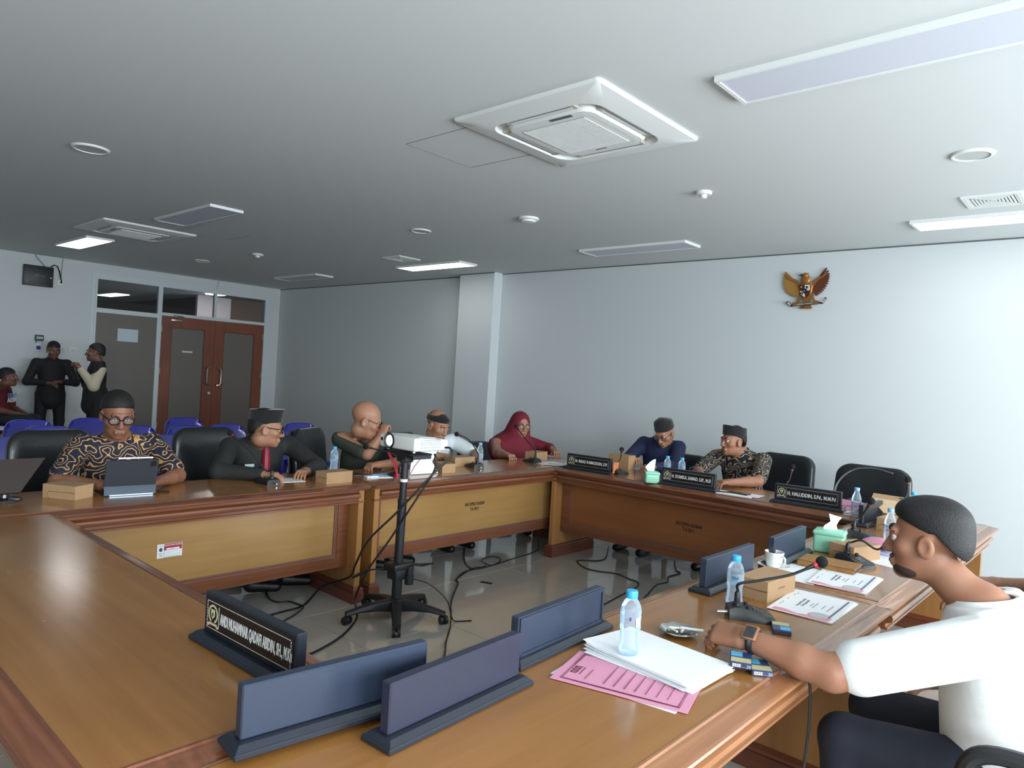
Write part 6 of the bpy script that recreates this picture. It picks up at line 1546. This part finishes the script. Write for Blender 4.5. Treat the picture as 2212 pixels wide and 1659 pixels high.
t, R, h = person('woman in a red hijab and round glasses at the table corner', (-4.85, 5.35, 0), (-4.62, 5.31, 1.03), (.92, -.4), ((-4.72, 5.06, .84), (-4.72, 5.56, .84)), ((-4.50, 4.86, .79), (-4.52, 5.66, .79)), ((-4.30, 4.78, .79), (-4.32, 5.50, .79)), *seatA(5.35, -4.85), S3, cloth('hijab', (112, 18, 40)), PT, tilt=.1, hair=None, sleeve='long', glasses=.8, group=G)
hj = [elp(h+R@V(0, -.025, .03), V(.095, .108, .105), .03, R), elp(h+R@V(0, -.045, -.06), V(.098, .095, .11), .03, R), cone((-4.66, 5.31, .95), (-4.70, 5.33, .76), .12, .24, .06), elp((-4.74, 5.33, .80), (.17, .30, .16), .06), elp(h+R@V(0, .085, -.02), V(.060, .07, .085), .015, R, True)]
lo, hi = bounds(hj[:4], .03); put('hijab', [nets(hj, lo, hi, .008)], MATS['cloth_hijab'], t, V(-4.85, 5.35, 0))
person('man in a navy shirt, black cap and glasses bending over the far table', (-3.36, 5.92, 0), (-3.225, 5.68, 1.085), (.05, -1), ((-3.53, 5.84, .95), (-3.16, 5.84, .95)), ((-3.54, 5.58, .80), (-3.05, 5.60, .80)), ((-3.38, 5.44, .83), (-3.14, 5.40, .80)), *seatB(-3.36, 5.92), S3, cloth('navy', (30, 40, 74)), PT, tilt=.55, sleeve='long', hat=(.070, -.08, 'cap'), hair=None, glasses=.8, group=G)
person('man in a black and cream batik shirt and black hat looking aside', (-2.52, 5.90, 0), (-2.585, 5.70, 1.075), (-.45, -.9), ((-2.76, 5.82, .93), (-2.36, 5.82, .93)), ((-2.78, 5.48, .80), (-2.24, 5.44, .80)), ((-2.62, 5.26, .80), (-2.34, 5.14, .80)), *seatB(-2.52, 5.90), S1, cloth('batik_black', (20, 20, 24), .8, (170, 156, 132), 16, (74, 60, 46)), PT, tilt=.02, hat=(.082, .0, 'peci'), group=G)
W8 = cloth('white_b', (226, 228, 228))
t, R, h = person('man in a white short-sleeved shirt with a beard and a watch, nearest the camera', (-.28, 2.40, 0), (-.47, 2.42, 1.095), (-1, -.05), ((-.30, 2.66, .885), (-.30, 2.18, .885)), ((-.30, 2.80, .64), (-.585, 1.99, .775)), ((-.50, 2.64, .60), (-.815, 1.955, .808)), ((-.20, 2.52, .50), (-.20, 2.30, .50)), ((-.62, 2.55, .50), (-.62, 2.25, .50)), ((-.60, 2.55, .08), (-.60, 2.27, .08)), S1, W8, PB, tilt=.06, hs=1.0, build=1.12, hair='fade', beard=True, fine=True, curl=(.55, .9, .6), hd=(None, (-1, .05, -.12)), hn=(None, (-.1, -.55, .85)), group=G)
o8 = V(-.28, 2.40, 0)
wv = V(-.79, 1.957, .808)-o8
MB().tube([tuple(wv+V(.001*math.cos(a), .031*math.cos(a), .031*math.sin(a))) for a in [2*PI*k/24 for k in range(24)]], .009, 6, closed=True).build('watch_strap', M_leather, t)
MB().rbox(-.021, .021, -.024, .024, 0, .010, .006, 2).build('watch_case', mat('rose_gold', (206, 150, 118), .25, .9), t).matrix_local = frame(tuple(wv+V(0, -.020, .024)), (1, 0, 0), (0, .77, .64))
MB().rbox(-.015, .015, -.018, .018, .0098, .0112, .003, 1).box(-.001, .001, 0, .013, .011, .012).box(0, .010, -.001, .001, .011, .012).build('watch_dial', mat('dial', (52, 54, 58), .3), t).matrix_local = frame(tuple(wv+V(0, -.020, .024)), (1, 0, 0), (0, .77, .64))
MB().box(.142, .146, -.03, .03, .80, .90).build('back_print', mat('print_lilac', (206, 210, 232), .8), t, 0.0)
office_chair((-.16, 2.40, 0), PI/2+.05, 'black office chair of the white-shirted man, nearest the camera', back_h=.50, lean=-.14, leather=M_leather, back_w=.56, back_z=.42)
office_chair((-.05, 3.55, 0), PI/2-.05, 'black high-backed office chair at the right photo edge', back_h=.68, lean=-.10, back_w=.56, back_z=.46)
person('person in a pale blue shirt with a silver watch, head beyond the right photo edge', (.0, 3.45, 0), (-.05, 3.48, 1.20), (-1, 0), ((-.06, 3.66, .95), (-.06, 3.26, .95)), ((-.22, 3.72, .76), (-.20, 3.16, .74)), ((-.44, 3.60, .76), (-.43, 3.20, .75)), ((-.05, 3.55, .50), (-.05, 3.35, .50)), ((-.47, 3.58, .52), (-.47, 3.32, .52)), ((-.45, 3.58, .08), (-.45, 3.32, .08)), S1, cloth('pale_blue', (150, 172, 204)), PT, group=G)
def stand(x, y, f):
    f = unit(V(*f)); r = V(f[1], -f[0]); q = lambda a, b, z: (x+r[0]*a+f[0]*b, y+r[1]*a+f[1]*b, z)
    return q
q = stand(-11.75, 3.16, (1, -.05))
person('standing man in a black shirt holding a phone by the wall', (-11.75, 3.16, 0), q(0, .06, 1.485), (1, -.05), (q(.19, 0, 1.30), q(-.19, 0, 1.30)), (q(.30, .04, 1.03), q(-.30, .04, 1.03)), (q(.09, .22, 1.02), q(-.07, .22, 1.04)), (q(.10, 0, .86), q(-.10, 0, .86)), (q(.12, .02, .47), q(-.12, .02, .47)), (q(.12, 0, .08), q(-.12, 0, .08)), S4, cloth('black_shirt', (22, 23, 27)), PT, tilt=.3, sleeve='long')
q = stand(-10.5, 3.36, (-.15, -1))
t, R, h = person('standing man in a black varsity jacket with cream sleeves, seen side on', (-10.5, 3.36, 0), q(0, .04, 1.49), (-.45, -1), (q(.19, 0, 1.30), q(-.19, 0, 1.30)), (q(.26, .08, 1.04), q(-.27, .08, 1.05)), (q(.12, .20, 1.24), q(-.10, .22, 1.27)), (q(.10, 0, .86), q(-.10, 0, .86)), (q(.11, .02, .47), q(-.11, .02, .47)), (q(.11, 0, .08), q(-.11, 0, .08)), S4, cloth('black_jacket', (22, 21, 24)), PT, sleeve='long')
o11 = V(-10.5, 3.36, 0); sl = [cone(q(-.195, 0, 1.27), q(-.27, .08, 1.05), .070, .064, .03), cone(q(-.27, .08, 1.05), q(-.115, .205, 1.25), .064, .046, .03)]
lo, hi = bounds(sl, .02); put('cream_sleeve', [nets(sl, lo, hi, .01)], cloth('cream', (190, 180, 156)), t, o11)
q = stand(-11.62, 2.52, (.55, .8))
t, R, h = person('seated man in a dark red printed T-shirt by the wall', (-11.62, 2.52, 0), (-11.42, 2.57, 1.09), (.2, 1), (q(.19, .0, .90), q(-.19, .0, .90)), (q(.25, .06, .66), q(-.25, .06, .66)), (q(.08, .26, .60), q(-.06, .28, .60)), (q(.10, -.02, .52), q(-.10, -.02, .52)), (q(.12, .42, .52), q(-.12, .42, .52)), (q(.12, .45, .08), q(-.12, .45, .08)), S4, cloth('dark_red', (96, 22, 34)), cloth('jeans', (34, 42, 52)))
m = MB(); F = frame((.13, .12, .84), (.62, -.5, 0), (0, 0, 1)); text_mb('INDO', .085, m, 1, .002, .002, M=F); m.build('shirt_lettering', mat('print_cyan', (120, 170, 220), .6), t, 0.0)
m = MB(); F = frame((.13, .12, .775), (.62, -.5, 0), (0, 0, 1)); text_mb('NESIA', .085, m, 1, .002, .002, M=F); m.build('shirt_lettering', M_labw, t, 0.0)
